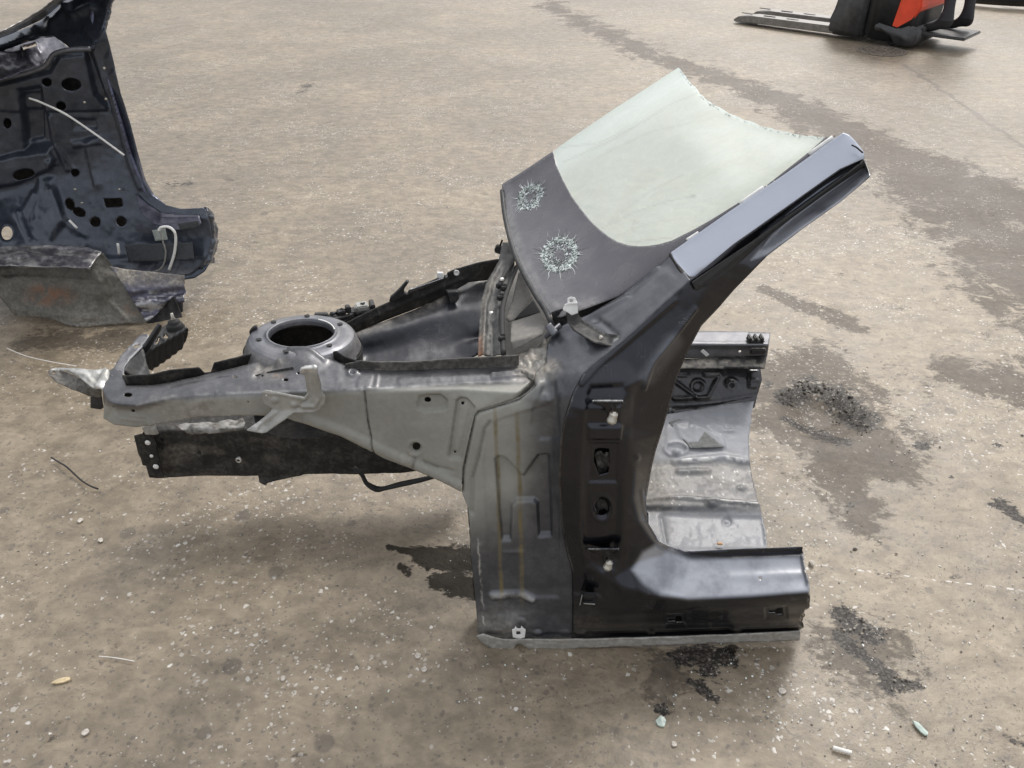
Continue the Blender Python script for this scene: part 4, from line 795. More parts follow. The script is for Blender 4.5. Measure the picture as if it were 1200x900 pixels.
# ---- windscreen
def glass_mat():
    n = N('dusty tinted screen glass'); o = n.obj()
    a = n.noise(n.scale(o, (1.2, 6, 6)), 3, 6, .6, .4); f = n.noise(o, 120, 3)
    film_and_sheen = n.math('ADD', n.ramp(a, .25, .75, .38, .52), n.math('MULTIPLY', n.ramp(f, .5, .75), .06))
    film_and_sheen = n.math('ADD', film_and_sheen, n.math('MULTIPLY', n.attr('film_and_sheen'), 1.0), clamp=True)
    tr = n.n('BsdfTransparent'); tr.inputs[0].default_value = (.82, .93, .87, 1)
    df = n.n('BsdfDiffuse'); n.put(df.inputs[0], n.mix(n.attr('streak'), (.88, .98, .92), (.30, .33, .29)))
    tl = n.n('BsdfTranslucent'); tl.inputs[0].default_value = (.86, .92, .86, 1)
    gl = n.n('BsdfGlossy'); gl.inputs['Roughness'].default_value = .05; gl.inputs[0].default_value = (1, 1, 1, 1)
    m0 = n.n('MixShader'); m0.inputs[0].default_value = .22; n.l(df.outputs[0], m0.inputs[1]); n.l(tl.outputs[0], m0.inputs[2])
    m1 = n.n('MixShader'); n.l(film_and_sheen, m1.inputs[0]); n.l(tr.outputs[0], m1.inputs[1]); n.l(m0.outputs[0], m1.inputs[2])
    fr = n.n('Fresnel'); fr.inputs[0].default_value = 1.52
    m2 = n.n('MixShader'); n.l(n.math('MULTIPLY', fr.outputs[0], 2.0, clamp=True), m2.inputs[0]); n.l(m1.outputs[0], m2.inputs[1]); n.l(gl.outputs[0], m2.inputs[2])
    n.l(m2.outputs[0], n.out.inputs[0]); return n.m
M['glass'] = glass_mat()
def frit_mat():
    n = N('black ceramic print on glass'); o = n.obj(); a = n.noise(o, 14, 6, .65, .3); f = n.noise(o, 70, 4)
    d = n.math('ADD', n.ramp(a, .3, .8, .05, .30), n.math('MULTIPLY', n.attr('dirt'), n.ramp(f, .3, .7, .5, 1.1)), clamp=True)
    c = n.mix(d, (.055, .053, .066), (.21, .20, .20))
    n.bsdf(c, n.ramp(a, .2, .8, .16, .34), 0, f, .05, .001, coat=.3, spec=.6); return n.m
M['frit'] = frit_mat()
wroot = w1
wc = [[Y(587, 222, 2.15), Y(620, 197, 2.15), Y(648, 177, 2.15), Y(720, 127, 2.15), Y(796, 78, 2.15)],
      [Y(587, 222, 2.15), Y(589, 255, 2.02), Y(603, 299, 1.85), Y(623, 339, 1.67), Y(641, 368, 1.57), Y(655, 371, 1.54)],
      [Y(655, 371, 1.54), Y(699, 357, 1.535), Y(725, 346, 1.535), Y(760, 321, 1.54), Y(787, 296, 1.545), Y(870, 236, 1.565), Y(920, 198, 1.58), Y(980, 157, 1.60)],
      [Y(796, 78, 2.15), Y(818, 107, 1.99), Y(860, 135, 1.86), Y(905, 151, 1.755), Y(951, 160, 1.655), Y(980, 158, 1.60)],
      [Y(668, 250, 1.90), Y(740, 205, 1.865), Y(800, 160, 1.855)]]
FB = [(648, 177), (652, 193), (660, 211), (670, 230), (681, 245), (693, 260), (703, 269), (713, 277), (724, 283.5), (737, 287.5), (748, 288.5), (760, 288), (773, 286), (787, 282), (813, 269), (836, 256), (860, 241), (900, 216), (943, 182), (968, 160.5)]
TE = [(796, 79), (801, 86), (805, 93), (811, 99), (818, 107), (826, 115), (835, 121), (847, 129), (855, 133), (873, 141), (890, 147), (905, 151), (918, 153.5), (932, 157), (951, 159.5), (968, 160.5)]
jag = random.Random(5)
TEj = []
for a, b in zip(TE[:-1], TE[1:]):
    for k in range(3):
        t = k/3; TEj.append((a[0]+(b[0]-a[0])*t+jag.uniform(-.5, .5), a[1]+(b[1]-a[1])*t+jag.uniform(-1.3, .8)))
TEj.append(TE[-1])
gpn = panel('windscreen_glass', w1, M['glass'], FB[:1]+[(680, 154.5), (720, 127.5), (758, 103), (795, 79)]+TEj[1:]+FB[::-1][1:-1], wc, blur=9, thick=0, sp=2.0,
      attrs={'film_and_sheen': lambda U, V: .35*sstep(5, .5, seg_near(U, V, TE)[0])+.25*sstep(46, 3, seg_near(U, V, [(648, 177), (720, 127), (796, 79)])[0])*1.4,
             'streak': lambda U, V: np.clip(sum(k*sstep(1.5, .4, seg_near(U, V, l)[0]) for k, l in [(.35, [(705, 268), (740, 250), (780, 236), (815, 229)]), (.3, [(712, 262), (760, 225), (800, 205)]), (.3, [(660, 190), (720, 163), (790, 120), (815, 110)]), (.25, [(700, 185), (760, 155), (850, 135)]), (.35, [(700, 288), (735, 284), (790, 278)]), (.2, [(720, 277), (760, 262), (800, 255)]), (.25, [(640, 175), (700, 168), (740, 150)])])
                  +.6*sstep(5, 1, np.hypot(U-812, (V-230)*2.5))+.5*sstep(14, 3, np.hypot(U-743, V-262))*(vnoise(U/1.6, V/1.6, 2) > .72)+.35*fbm((U+V)/30, (V-U)/160, 3, 9)*.5*sstep(79, 250, V), 0, 1)})
GB = [(587, 222), (588, 216), (591, 214), (603, 207), (620, 196), (648, 177)]
fr_out = GB+FB[1:]+[(975, 159.5), (980, 158), (960, 176), (905, 215), (830, 270), (787, 300), (760, 322.5), (725, 347), (712, 352), (699, 357), (680, 364), (668, 368), (656, 371), (648, 370), (640, 364), (623, 338), (603, 298), (592, 262)]
H1, H2 = (656, 298), (621, 231)
def shat(U, V):
    return sstep(22, 15, np.hypot((U-H1[0]), (V-H1[1])*1.08))+sstep(17, 11, np.hypot(U-H2[0]+(V-H2[1])*.5, (V-H2[1])*1.0))
frp = panel('ceramic_border', w1, M['frit'], fr_out, wc, blur=9, thick=.0012, sp=2.0, lift=0.0,
      relief=[lambda U, V: -.004*sstep(9, 2, seg_near(U, V, [(587, 222), (592, 262), (603, 298), (623, 338), (640, 364), (655, 372)])[0]), lambda U, V: -.004*np.clip(shat(U, V), 0, 1)+.003*np.clip(shat(U, V), 0, 1)*(vnoise(U/3, V/3, 7))],
      attrs={'dirt': lambda U, V: np.clip(.75*sstep(18, 3, seg_near(U, V, [(587, 222), (592, 262), (603, 298), (623, 338), (640, 364), (700, 357)])[0])*(.3+fbm(U/10, V/10, 4, 7))+.5*sstep(6, 2, seg_near(U, V, [(655, 371), (699, 357)])[0])+.25*sstep(60, 10, seg_near(U, V, [(600, 270), (650, 350)])[0])*fbm(U/30, V/14, 3, 5)+.3*sstep(600, 592, U+.2*(V-222))*0, 0, 1)})
# crushed glass in the two impact holes: many small tilted splinters
def shards(name, c, rx, ry, n, rot, y):
    vs = []; fs = []; rd = random.Random(int(c[0]))
    def add(p, s, a, tl, ln=1.6):
        k = len(vs); ca, sa = math.cos(a), math.sin(a)
        ex = Vector((.16+.0, -.84, -.2)).normalized(); nrm = (frn+Vector((rd.uniform(-tl, tl), rd.uniform(-tl, tl), rd.uniform(-tl, tl)))).normalized()
        e1 = nrm.cross(ex).normalized(); e2 = nrm.cross(e1)
        d1 = e1*ca+e2*sa; d2 = e2*ca-e1*sa
        q = [p+d1*s*ln, p+d2*s*.5, p-d1*s*ln*rd.uniform(.3, 1), p-d2*s*rd.uniform(.3, .6)]
        vs.extend(q+[x-nrm*s*.35 for x in q])
        for f in ((0, 1, 2, 3), (4, 7, 6, 5), (0, 4, 5, 1), (1, 5, 6, 2), (2, 6, 7, 3), (3, 7, 4, 0)): fs.append(tuple(k+i for i in f))
    frn = Vector((-.55, -.12, .83)).normalized()
    for i in range(n):
        a = rd.uniform(0, 6.283); r = .25+.75*rd.random()**.7
        if rd.random() < .45: r = rd.uniform(.7, 1.05)
        x, yv = rx*r*math.cos(a), ry*r*math.sin(a); cu = c[0]+x*math.cos(rot)-yv*math.sin(rot); cv = c[1]+x*math.sin(rot)+yv*math.cos(rot)
        add(py(cu, cv, y(cu, cv)), rd.uniform(.0008, .0030)*(1.2 if r > .7 else .9), rd.uniform(0, 6.28), .55)
    for i in range(60):     # radiating cracks running into the black border
        a = rd.uniform(0, 6.283); r0 = rd.uniform(.8, 1.05); r1 = rd.choice((1.12, 1.2, 1.3, 1.4, 1.6)); wd = rd.uniform(.0004, .0011); pts = []
        for t in np.linspace(r0, r1, 4):
            aa = a+rd.uniform(-.05, .05); x, yv = rx*t*math.cos(aa), ry*t*math.sin(aa); cu = c[0]+x*math.cos(rot)-yv*math.sin(rot); cv = c[1]+x*math.sin(rot)+yv*math.cos(rot)
            h = SF(cu, cv)
            if h: pts.append(h)
        if len(pts) < 4: continue
        k = len(vs)
        for q, p in enumerate(pts):
            d = (pts[min(q+1, 3)]-pts[max(q-1, 0)]).normalized(); sd_ = d.cross(frn)*wd*(1-.28*q); vs.extend([p-sd_, p+sd_, p+frn*.0002])
        for q in range(3):
            b0_ = k+3*q; fs.extend([(b0_, b0_+2, b0_+5, b0_+3), (b0_+2, b0_+1, b0_+4, b0_+5), (b0_+1, b0_, b0_+3, b0_+4)])
    n_ = N(name+' splinters'); g_ = n_.n('NewGeometry')
    cr = n_.n('ValToRGB'); n_.l(g_.outputs['Random Per Island'], cr.inputs[0]); e = cr.color_ramp.elements
    e[0].color = (.03, .035, .035, 1); e[0].position = .12; e[1].color = (.86, .92, .90, 1); e[1].position = .8
    q = e.new(.38); q.color = (.36, .42, .40, 1)
    n_.bsdf(cr.outputs[0], .15, coat=.5)
    o = mesh_obj('crushed_glass', vs, fs, n_.m, frp, False); o['kind'] = 'stuff'; return o
def yglass(off):
    # depth of the screen near the two hits, from the same contour lines
    P_ = [(587, 222, 2.15), (603, 299, 1.85), (648, 177, 2.15), (668, 250, 1.90), (740, 205, 1.865), (641, 368, 1.57), (699, 357, 1.535), (760, 321, 1.54)]
    A = np.array([[u, v, 1] for u, v, y in P_[:4]+P_[5:7]]); w = np.array([1/ty(u, v, y) for u, v, y in P_[:4]+P_[5:7]])
    s = np.linalg.lstsq(A, w, rcond=None)[0]
    def f(u, v):
        t = 1/(s[0]*u+s[1]*v+s[2]); return ray(u, v)[1]*t-off
    return f
from mathutils.bvhtree import BVHTree
def on_surface(objs, off=.001):
    vs = []; fs = []
    for o in objs:
        b = len(vs); org = origin_of(o); vs += [v.co+org for v in o.data.vertices]; fs += [tuple(b+i for i in p.vertices) for p in o.data.polygons]
    T = BVHTree.FromPolygons(vs, fs)
    def f(u, v):
        d = Vector(ray(u, v)).normalized(); h = T.ray_cast(Vector((0, 0, CAM_H)), d)
        return (h[0]-d*off) if h[0] else None
    return f
SF = on_surface([gpn, frp], .002)
def yz_s(u, v):
    h = SF(u, v); return h.y if h else 1.7
shards('impact', H1, 22, 19, 1300, -.5, yz_s)
shards('impact', H2, 17, 12, 800, -.75, yz_s)
# broken edge of the laminated glass
def cut_edge():
    vs = []; fs = []; rd = random.Random(3)
    for a, b in zip(TE[:-1], TE[1:]):
        for k in range(9):
            t = rd.random(); u = a[0]+(b[0]-a[0])*t+rd.uniform(-1, 0); v = a[1]+(b[1]-a[1])*t+rd.uniform(0, 2.0)
            h = SF(u, v+.8)
            if not h: continue
            s = rd.uniform(.0010, .0028); i = len(vs)
            for q in range(4): vs.append(h+Vector((rd.uniform(-s, s), rd.uniform(-s, s), rd.uniform(-s, s))))
            fs += [(i, i+1, i+2), (i, i+2, i+3), (i, i+3, i+1), (i+1, i+3, i+2)]
    n_ = N('glass crumbs'); g_ = n_.n('NewGeometry'); c = n_.mix(g_.outputs['Random Per Island'], (.35, .42, .38), (.92, .96, .94)); n_.bsdf(c, .2)
    o = mesh_obj('crumbled_glass_edge', vs, fs, n_.m, gpn, False); o['kind'] = 'stuff'
cut_edge()
# moulding along the lower screen edge, ending in a bulb
tube('lower_moulding', [Vector(SF(u, v) or py(u, v, 1.7))+Vector((-.004, 0, -.004)) for u, v in [(590, 222), (594, 255), (605, 296), (624.5, 335), (641, 361)]]+[py(644, 374, 1.545), py(648, 384, 1.54)], .0062, M['darkgrey'], w1, 10)
solid('moulding_end', [(0, 0, 0, .044, .036, .036)], Matrix.Translation(py(647.5, 388, 1.515)) @ Matrix.Rotation(R(-35), 4, 'Y') @ Matrix.Rotation(R(20), 4, 'Z'), M['silver'], w1, .014, True)
solid('rubber_stop', [(0, 0, 0, .02, .018, .02), (.0, 0, .016, .005, .005, .03)], Matrix.Translation(py(584.5, 292, 2.0)) @ Matrix.Rotation(R(20), 4, 'Y'), M['rubber'], w1, .005)
# ---- pale strip on the windscreen pillar
panel('pillar_cover_strip', w1, M['trim'], [(786, 296), (850, 251), (920, 204), (981, 160), (988, 155.5), (995, 158), (1003, 166), (1012, 178), (1013.5, 186), (1008, 190), (940, 238), (880, 281), (816, 326), (809, 328.5), (800, 319), (790, 304)],
      [[Y(786, 296, 1.535), Y(850, 251, 1.555), Y(988, 155, 1.60)], [Y(810, 329, 1.452), Y(880, 281, 1.48), Y(1014, 187, 1.54)]], blur=3.5, sp=1.6, thick=.010,
      relief=[lambda U, V: .0012*fbm(U/40, V/40, 2, 3), lambda U, V: -.004*sstep(5, 0, seg_near(U, V, [(810, 329), (880, 281), (1014, 187)])[0])], attrs={'dirt': lambda U, V: .35*sstep(10, 2, np.hypot((U-822), (V-317)*2))})
for a, b in (((868, 240), (896, 220.5)), ((949, 182), (977, 162)), ((806, 283), (820, 274))):
    h0 = SF(a[0]-1, a[1]-1) or py(a[0], a[1], 1.55); h1 = SF(b[0]-1, b[1]-1) or py(b[0], b[1], 1.57)
    tube('foam_pad', [h0, (h0+h1)/2, h1], .0045, M['white'], w1, 6, res=2)
tube('scratch_wire', [py(998, 170, 1.553), py(1004, 173, 1.55), py(1011, 179, 1.538)], .0016, M['rubber'], w1, 6)
# ---- bracket at the screen corner
panel('hood_hinge_bracket', w1, M['darkgrey'], [(663, 366), (677, 365), (679, 370), (684, 377), (695, 384), (706, 391), (713, 392.5), (724, 393.5), (727.5, 395), (727, 399), (719, 406), (712, 406), (696, 402.5), (684, 395), (672, 388), (665, 378)],
      [[Y(660, 362, 1.50), Y(680, 362, 1.50)], [Y(664, 380, 1.49), Y(686, 376, 1.49)], [Y(690, 402, 1.40), Y(712, 388, 1.43)], [Y(715, 408, 1.37), Y(728, 392, 1.39)]], blur=1.5, sp=1.4, thick=.003,
      relief=[ridge([(666, 378), (674, 388), (697, 402), (717, 406)], .004, 1.4), ridge([(683, 376), (706, 391), (724, 394)], .004, 1.2), bump(703, 395, 3.5, 3, .004, .6)], attrs={'bare': lambda U, V: .9*sstep(7, 3, np.hypot(U-723, V-400)), 'dirt': lambda U, V: .1+0*U})
panel('bracket_tab', w1, M['white'], [(659.5, 362), (662, 357.5), (665, 356), (665, 349.5), (669, 347.5), (674, 348.5), (676.5, 354), (677.5, 367), (670, 369.5), (665, 366), (660, 363.5)], [[Y(655, 345, 1.505), Y(680, 345, 1.505), Y(680, 372, 1.485), Y(655, 372, 1.485)]], blur=.6, sp=1.1, thick=.003, relief=[ridge([(660, 356), (677, 355)], .003, 1.5)], holes=[oval(669.5, 352.5, 2.4, 2, 10)])
lathe('bracket_bolt', [(.0001, .006), (.004, .006), (.005, .003), (.005, -.004)], Matrix.Translation(py(704, 396, 1.395)) @ Matrix.Rotation(R(60), 4, 'X'), M['bolt'], w1, 8)

# ---- grey headlamp/wing bracket on the apron
panel('wing_bracket', w1, M['bracket'], [(307, 459), (310, 457), (330, 460), (357, 465.5), (361, 462), (357, 440), (352, 438), (351, 434), (352.5, 430.5), (358, 428.5), (368, 427.5), (371.5, 429), (373, 437), (376, 449), (377, 458), (381, 466), (380, 474), (374, 480.5), (366, 484), (344, 484), (335, 491), (320, 501), (312, 507), (307, 507.8), (290, 505), (289, 503.5), (303, 494), (315, 484), (319, 479), (309, 474.5), (307, 468)],
      [[Y(305, 455, 1.360), Y(352, 458, 1.356), Y(385, 455, 1.360)], [Y(305, 480, 1.358), Y(350, 480, 1.356), Y(385, 480, 1.358)], [Y(285, 506, 1.325), Y(312, 509, 1.33)], [Y(352, 440, 1.355), Y(375, 438, 1.352)], [Y(350, 427, 1.372), Y(374, 425, 1.372)], [Y(350, 431.5, 1.352), Y(374, 430, 1.350)]], blur=1.0, sp=1.3, thick=.003,
      relief=[ridge([(359, 436), (363, 466), (350, 478)], -.004, 2), ridge([(369, 430), (375, 466), (369, 476), (352, 476)], .004, 2), ridge([(322, 484), (304, 498), (300, 504)], .004, 1.8), ridge([(330, 482), (312, 500)], -.003, 2), bump(322, 469, 6, 4.5, .0035, .6), bump(344, 474, 5, 4, .0035, .6), ridge([(308, 460), (330, 462), (358, 468)], .003, 1.4), rough(.001, 10, 2)],
      attrs={'bare': lambda U, V: np.clip(1.6*sstep(438, 433, V)+1.2*sstep(9, 5, np.hypot(U-302, V-500)), 0, 1.5), 'dirt': lambda U, V: .1+0*U}, holes=[oval(312, 462.5, 1.6, 1.2, 8)])
for u, v in ((322, 469), (344, 474)):
    lathe('bracket_bolt', [(.0001, .004), (.006, .004), (.007, .001), (.007, -.002)], Matrix.Translation(py(u, v, 1.360)) @ Matrix.Rotation(R(78), 4, 'X'), M['bracket'], w1, 8)

# ---- lower longitudinal rail and dark wheelhouse behind
panel('longitudinal_rail', w1, M['underbody'], [(172, 496), (210, 484), (300, 478), (430, 480), (500, 500), (545, 560), (500, 553), (487, 552), (473, 553.5), (423, 555.5), (390, 555), (355, 556.5), (345, 559), (325, 563), (308, 567.5), (304, 565), (303, 557), (270, 557.5), (227, 558), (186, 560.5), (178, 545)],
      [[Y(160, 560, 1.70), Y(545, 560, 1.74)], [Y(160, 505, 1.70), Y(545, 505, 1.74)], [Z(180, 478, .30), Z(545, 478, .33)]], blur=2, thick=.075,
      relief=[rough(.004, 40, 71), rough(.001, 8, 72), emb([(195, 505), (350, 505), (350, 545), (200, 548)], -.003, 5), ridge([(352, 500), (352, 556)], .003, 3), ridge([(236, 520), (238, 552)], .002, 3), bump(278, 538, 5, 5, .003, .5)],
      holes=[oval(233, 532, 2.5, 2.5, 8), oval(189, 516, 3, 2.5, 8), oval(190, 526, 2, 2, 8)], attrs={'dirt': lambda U, V: np.clip(.04+.25*sstep(.45, .7, fbm(U/30, V/12, 4, 6))*sstep(350, 300, U)+.08*sstep(.5, .7, fbm(U/20, V/20, 4, 16)), 0, 1)})
lathe('rail_nut', [(.004, .003), (.004, .006), (.007, .006), (.009, .002), (.009, -.002)], Matrix.Translation(py(280, 538.5, 1.69)) @ Matrix.Rotation(R(85), 4, 'X'), M['steel'], w1, 14)
panel('rail_end_plate', w1, M['underbody'], [(157, 511), (166, 509), (172, 500), (182, 520), (192, 560), (184, 560.5), (175, 559.5), (171, 546), (167, 545), (165, 537), (162, 532)], [[Y(155, 505, 1.675), Y(195, 505, 1.675), Y(195, 562, 1.675), Y(155, 562, 1.675)]], blur=0, sp=1.3, thick=.004,
      holes=[oval(173, 519, 3, 2.6, 12), oval(177.5, 534.5, 2, 1.8, 10), oval(182.5, 547, 3.2, 2.8, 12)])
for u, v, r_ in ((173, 519, .0068), (177.5, 534.5, .0045), (182.5, 547, .007)):
    lathe('bright_hole_disc', [(.0001, .001), (r_, .001), (r_*1.1, -.001)], Matrix.Translation(py(u, v, 1.672)) @ Matrix.Rotation(R(90), 4, 'X'), M['white'], w1, 14)  # white discs put in the holes for the bright ground behind
panel('crumpled_sheet', w1, M['bracket'], [(166, 502), (176, 495), (182, 498), (186, 509), (170, 509)], [[Y(160, 495, 1.665), Y(190, 495, 1.665), Y(190, 512, 1.665), Y(160, 512, 1.665)]], blur=0, sp=1.3, thick=.002, relief=[rough(.005, 6, 3)], attrs={'dirt': lambda U, V: .3+0*U})
panel('rail_top_sheet', w1, M['darkgrey'], [(206, 498), (214, 495), (240, 494), (283, 490), (288, 497), (284, 504), (262, 507), (224, 509), (218, 508)], [[Z(200, 492, .325), Z(290, 486, .325)], [Y(205, 503, 1.665), Y(290, 500, 1.665)], [Y(210, 512, 1.66), Y(290, 508, 1.66)]], blur=2, sp=1.5, thick=.002, relief=[rough(.008, 12, 78)], attrs={'dirt': lambda U, V: .35+0*U, 'bare': lambda U, V: .35*sstep(.4, .6, fbm(U/12, V/5, 3, 3))})
tube('black_cable', [py(u, v, 1.66) for u, v in [(415, 548), (424, 556), (430, 567), (441, 574), (452, 572), (470, 568), (492, 563), (512, 557), (520, 552)]], .0062, M['rubber'], w1, 8)
tube('black_cable', [py(u, v, 1.67) for u, v in [(430, 566), (446, 572), (470, 566), (500, 560), (516, 556)]], .0045, M['rubber'], w1, 8)
panel('inner_sill_wall', w1, M['underbody'], [(548, 590), (660, 560), (760, 600), (760, 650), (720, 740), (566, 745), (556, 700)], [[Y(548, 560, 1.42), Y(760, 560, 1.42), Y(760, 745, 1.33), Y(548, 745, 1.33)]], blur=0, sp=6, thick=.002)
panel('toe_board', w1, M['underbody'], [(520, 470), (660, 430), (772, 430), (762, 500), (750, 560), (735, 600), (560, 600)], [[Y(520, 430, 1.72), Y(700, 430, 2.0), Y(800, 430, 2.12)], [Z(520, 600, .12), Z(800, 600, .10)]], blur=3, sp=6, thick=.003)

# ---- floor seen through the door opening
fl = [(752, 560), (770, 520), (779, 487), (820, 479), (846, 474), (884, 470), (882, 480), (879, 500), (878, 531), (880, 550), (882, 563), (888, 586), (894.6, 608), (897, 622), (900, 644), (900, 652), (750, 652)]
fl = jagged(fl, 5, 14, .9, 4, 8)
panel('floor_panel', w1, M['floor'], fl, [[Z(740, 655, .085), Z(905, 655, .085)], [Z(740, 597, .090), Z(905, 606, .090)], [Z(740, 592, .105), Z(905, 594, .10)], [Z(740, 545, .12), Z(905, 545, .12)], [Z(740, 505, .155), Z(905, 500, .15)], [Z(740, 465, .175), Z(905, 465, .175)]], blur=1.5,
      relief=[emb([(780, 483), (846, 478), (850.5, 526), (808, 527), (780, 521)], .002, 2.5), emb([(790, 497), (803, 490), (845, 512), (850, 524), (806, 522), (795, 512)], .003, 5), bump(792.5, 531, 7, 5, .010, .7), ring(792, 527, 13, .004, 2, .6),
              rough(.003, 26, 81), rough(.0008, 9, 82), lambda U, V: .0005*sstep(535, 541, V)*sstep(592, 586, V)*vnoise(U/2.2, V/2.2, 4), capsule([(745, 586), (800, 583), (888, 591)], .006, 1.5, 4), bump(835, 589, 8, 5, .008, .5), ring(835, 589, 8, .003, 1.5, .6),
              emb([(776, 602), (893, 606), (899, 642), (786, 642)], -.004, 4), ridge([(775, 606), (781, 634)], -.008, 2.5), ring(852, 610, 4, -.004, 1.6, .7), capsule([(790, 541), (850, 536), (876, 541)], .006, 3, 6), capsule([(795, 553), (830, 552)], .005, 2.5, 5), bump(869, 572, 8, 5, .004, .9), bump(855, 505, 12, 3, .003, .8)],
      attrs={'dirt': lambda U, V: np.clip(.03+.20*sstep(548, 560, V+5*(fbm(U/12, V/6, 3, 3)-.5))*sstep(596, 585, V)*(.4+fbm(U/9, V/6, 3, 8))+.25*sstep(525, 540, V)*sstep(560, 548, V)*fbm(U/10, V/7, 3, 4)*1.5+.35*sstep(800, 770, U), 0, 1), 'film_and_sheen': lambda U, V: .5*np.clip(sstep(548, 535, V+8*(fbm(U/9, V/9, 3, 5)-.5))+.75*sstep(596, 604, V), 0, 1), 'bare': lambda U, V: np.clip(.8*sstep(3, 1, seg_near(U, V, [(800, 541), (850, 537), (872, 541)])[0])*(vnoise(U/4, V/3, 2) > .45)+.7*sstep(1.4, .4, seg_near(U, V, [(795, 584), (888, 590)])[0])+.8*(vnoise(U/1.5, V/1.5, 8) > .93)*sstep(540, 550, V)*sstep(600, 590, V), 0, 1)})  # pale blue-grey zones across the upper and lower floor
panel('bitumen_pad', w1, simple('grey damping felt', (.15, .155, .15), .75, 0, .25, .7, 70), [(783, 495), (796, 491), (818, 500), (834, 512), (849, 524), (809, 525.5), (798, 512)], [[Z(780, 530, .1375), Z(855, 530, .1365)], [Z(780, 488, .167), Z(855, 488, .1635)]], blur=0, thick=.001, sp=1.6)
tw_out = [(775, 431), (790, 429), (840, 430), (891, 431), (893, 445), (888, 462), (884, 478), (846, 477), (820, 482), (778, 492), (765, 470)]
tri1 = [(778, 464), (778, 448), (795, 439), (842, 438), (826, 466), (816, 464)]
panel('tunnel_wall', w1, M['paint'], tw_out, [[Y(760, 428, 2.10), Y(900, 428, 2.10)], [Y(760, 475, 2.03), Y(900, 470, 2.02)], [Y(760, 495, 1.97), Y(900, 482, 2.0)]], blur=1.5, sp=1.6,
      relief=[ridge([(792, 440), (805, 440)], .007, 1.6), ridge([(826, 440), (843, 440), (830, 465), (817, 466), (790, 467)], .008, 1.8), ridge([(788, 445), (817, 466)], .008, 1.8), bump(818, 453, 7.5, 7, -.006, .5), ring(818, 453, 7.5, .004, 1.4), bump(857, 450, 9, 8, .010, .8), bump(857, 452, 4, 3.5, -.012, .7),
              emb([(877, 434), (889, 434), (889, 441), (887, 455), (877, 455)], .008, 2), ridge([(878, 446), (888, 446)], .006, 1.4), ridge([(784, 475), (810, 474), (845, 470), (888, 462)], -.004, 2), ridge([(846, 432), (846, 470)], -.001, 2), capsule([(790, 482), (812, 480)], .005, 3, 3), rough(.001, 12, 3)],
      attrs={'dirt': lambda U, V: .06+.1*fbm(U/10, V/10, 3, 2)})
panel('tunnel_ledge', w1, M['underbody'], [(790, 421), (899, 416), (896, 432), (786, 432)], [[Z(780, 434, .290), Z(905, 434, .290)], [Z(780, 414, .300), Z(905, 414, .300)]], blur=0, sp=1.6, relief=[lambda U, V: .0025*((np.sin(U/15*3.14) > .2)*1.0)*sstep(420, 423, V)*sstep(431, 428, V), ridge([(850, 430), (890, 430)], .004, 1.3)], attrs={'dirt': lambda U, V: .3*(vnoise(U/5, V/4, 3) > .55)})
panel('tunnel_beam', w1, M['silver'], [(800, 391), (812, 388), (860, 388), (903, 390), (901, 404), (899, 418), (800, 420), (786, 421)], [[Z(780, 386, .335), Z(910, 386, .335)], [Z(780, 404.5, .335), Z(910, 405, .335)], [Y(780, 408, 2.10), Y(910, 408, 2.10)], [Y(780, 423, 2.10), Y(910, 420, 2.10)]], blur=.8, sp=1.6, thick=.003,
      relief=[ridge([(800, 402), (900, 403)], .002, 1.5), rough(.001, 15, 7)], attrs={'dirt': lambda U, V: .10+0*U}, holes=[oval(867, 412, 1.8, 1.6, 8)])
solid('beam_bracket', [(0, 0, 0, .050, .03, .010), (-.018, .0, .008, .010, .03, .012), (0, .0, .008, .010, .03, .012), (.018, 0, .008, .010, .03, .012), (.004, -.03, -.022, .046, .012, .02)], Matrix.Translation(pz(885, 398, .342)), M['plastic'], w1, .003)
solid('white_tag', [(0, 0, 0, .028, .004, .011)], Matrix.Translation(py(826, 413.5, 2.085)) @ Matrix.Rotation(R(42), 4, 'Y'), M['white'], w1, .001)
panel('gusset_plate', w1, M['darkgrey'], [(761, 592), (768, 545), (774, 548), (783, 567), (789, 580), (795, 592), (778, 594)], [[Y(755, 540, 1.80), Y(800, 540, 1.80)], [Y(755, 596, 1.71), Y(800, 596, 1.71)]], blur=0, sp=1.3, thick=.003, holes=[oval(770, 573, 4.2, 3, 12), oval(781.5, 583.5, 2.6, 2, 10), oval(772.5, 560.5, 1.6, 1.5, 8)],
      relief=[ridge([(766, 590), (790, 590)], -.004, 2)], attrs={'dirt': lambda U, V: .45+0*U})
lathe('screw', [(.0001, .004), (.004, .004), (.005, 0)], Matrix.Translation(py(765, 590, 1.70)) @ Matrix.Rotation(R(60), 4, 'X'), M['steel'], w1, 8)

# ---- door hinges
def hinge(u, v, y):
    pl = panel('hinge_plate', w1, M['paint'], [(u-24, v-20), (u+13, v-20), (u+12, v-16), (u+5, v-12), (u+3, v+2), (u-5, v+2), (u-9, v-10), (u-22, v-15)], [[Y(u-28, v-25, y), Y(u+20, v-25, y), Y(u+20, v+10, y), Y(u-28, v+10, y)]], blur=0, sp=1.3, thick=.006, relief=[ridge([(u-24, v-18.5), (u+12, v-18.5)], .006, 1.3), ridge([(u-3, v-14), (u-1, v)], .004, 2)], attrs={'bare': lambda U, V: .5*sstep(1.6, .3, np.abs(V-(v-19)))})
    Mh = Matrix.Translation(py(u, v+1, y-.014)) @ Matrix.Rotation(R(12), 4, 'Y')
    lathe('hinge_pin', [(.0001, .013), (.003, .013), (.0035, .010), (.0075, .010), (.0085, .007), (.0085, -.003), (.010, -.004), (.010, -.010), (.006, -.014), (.0001, -.014)], Mh, M['bolt'], pl, 16)
hinge(718, 488, 1.272); hinge(713, 661, 1.255)
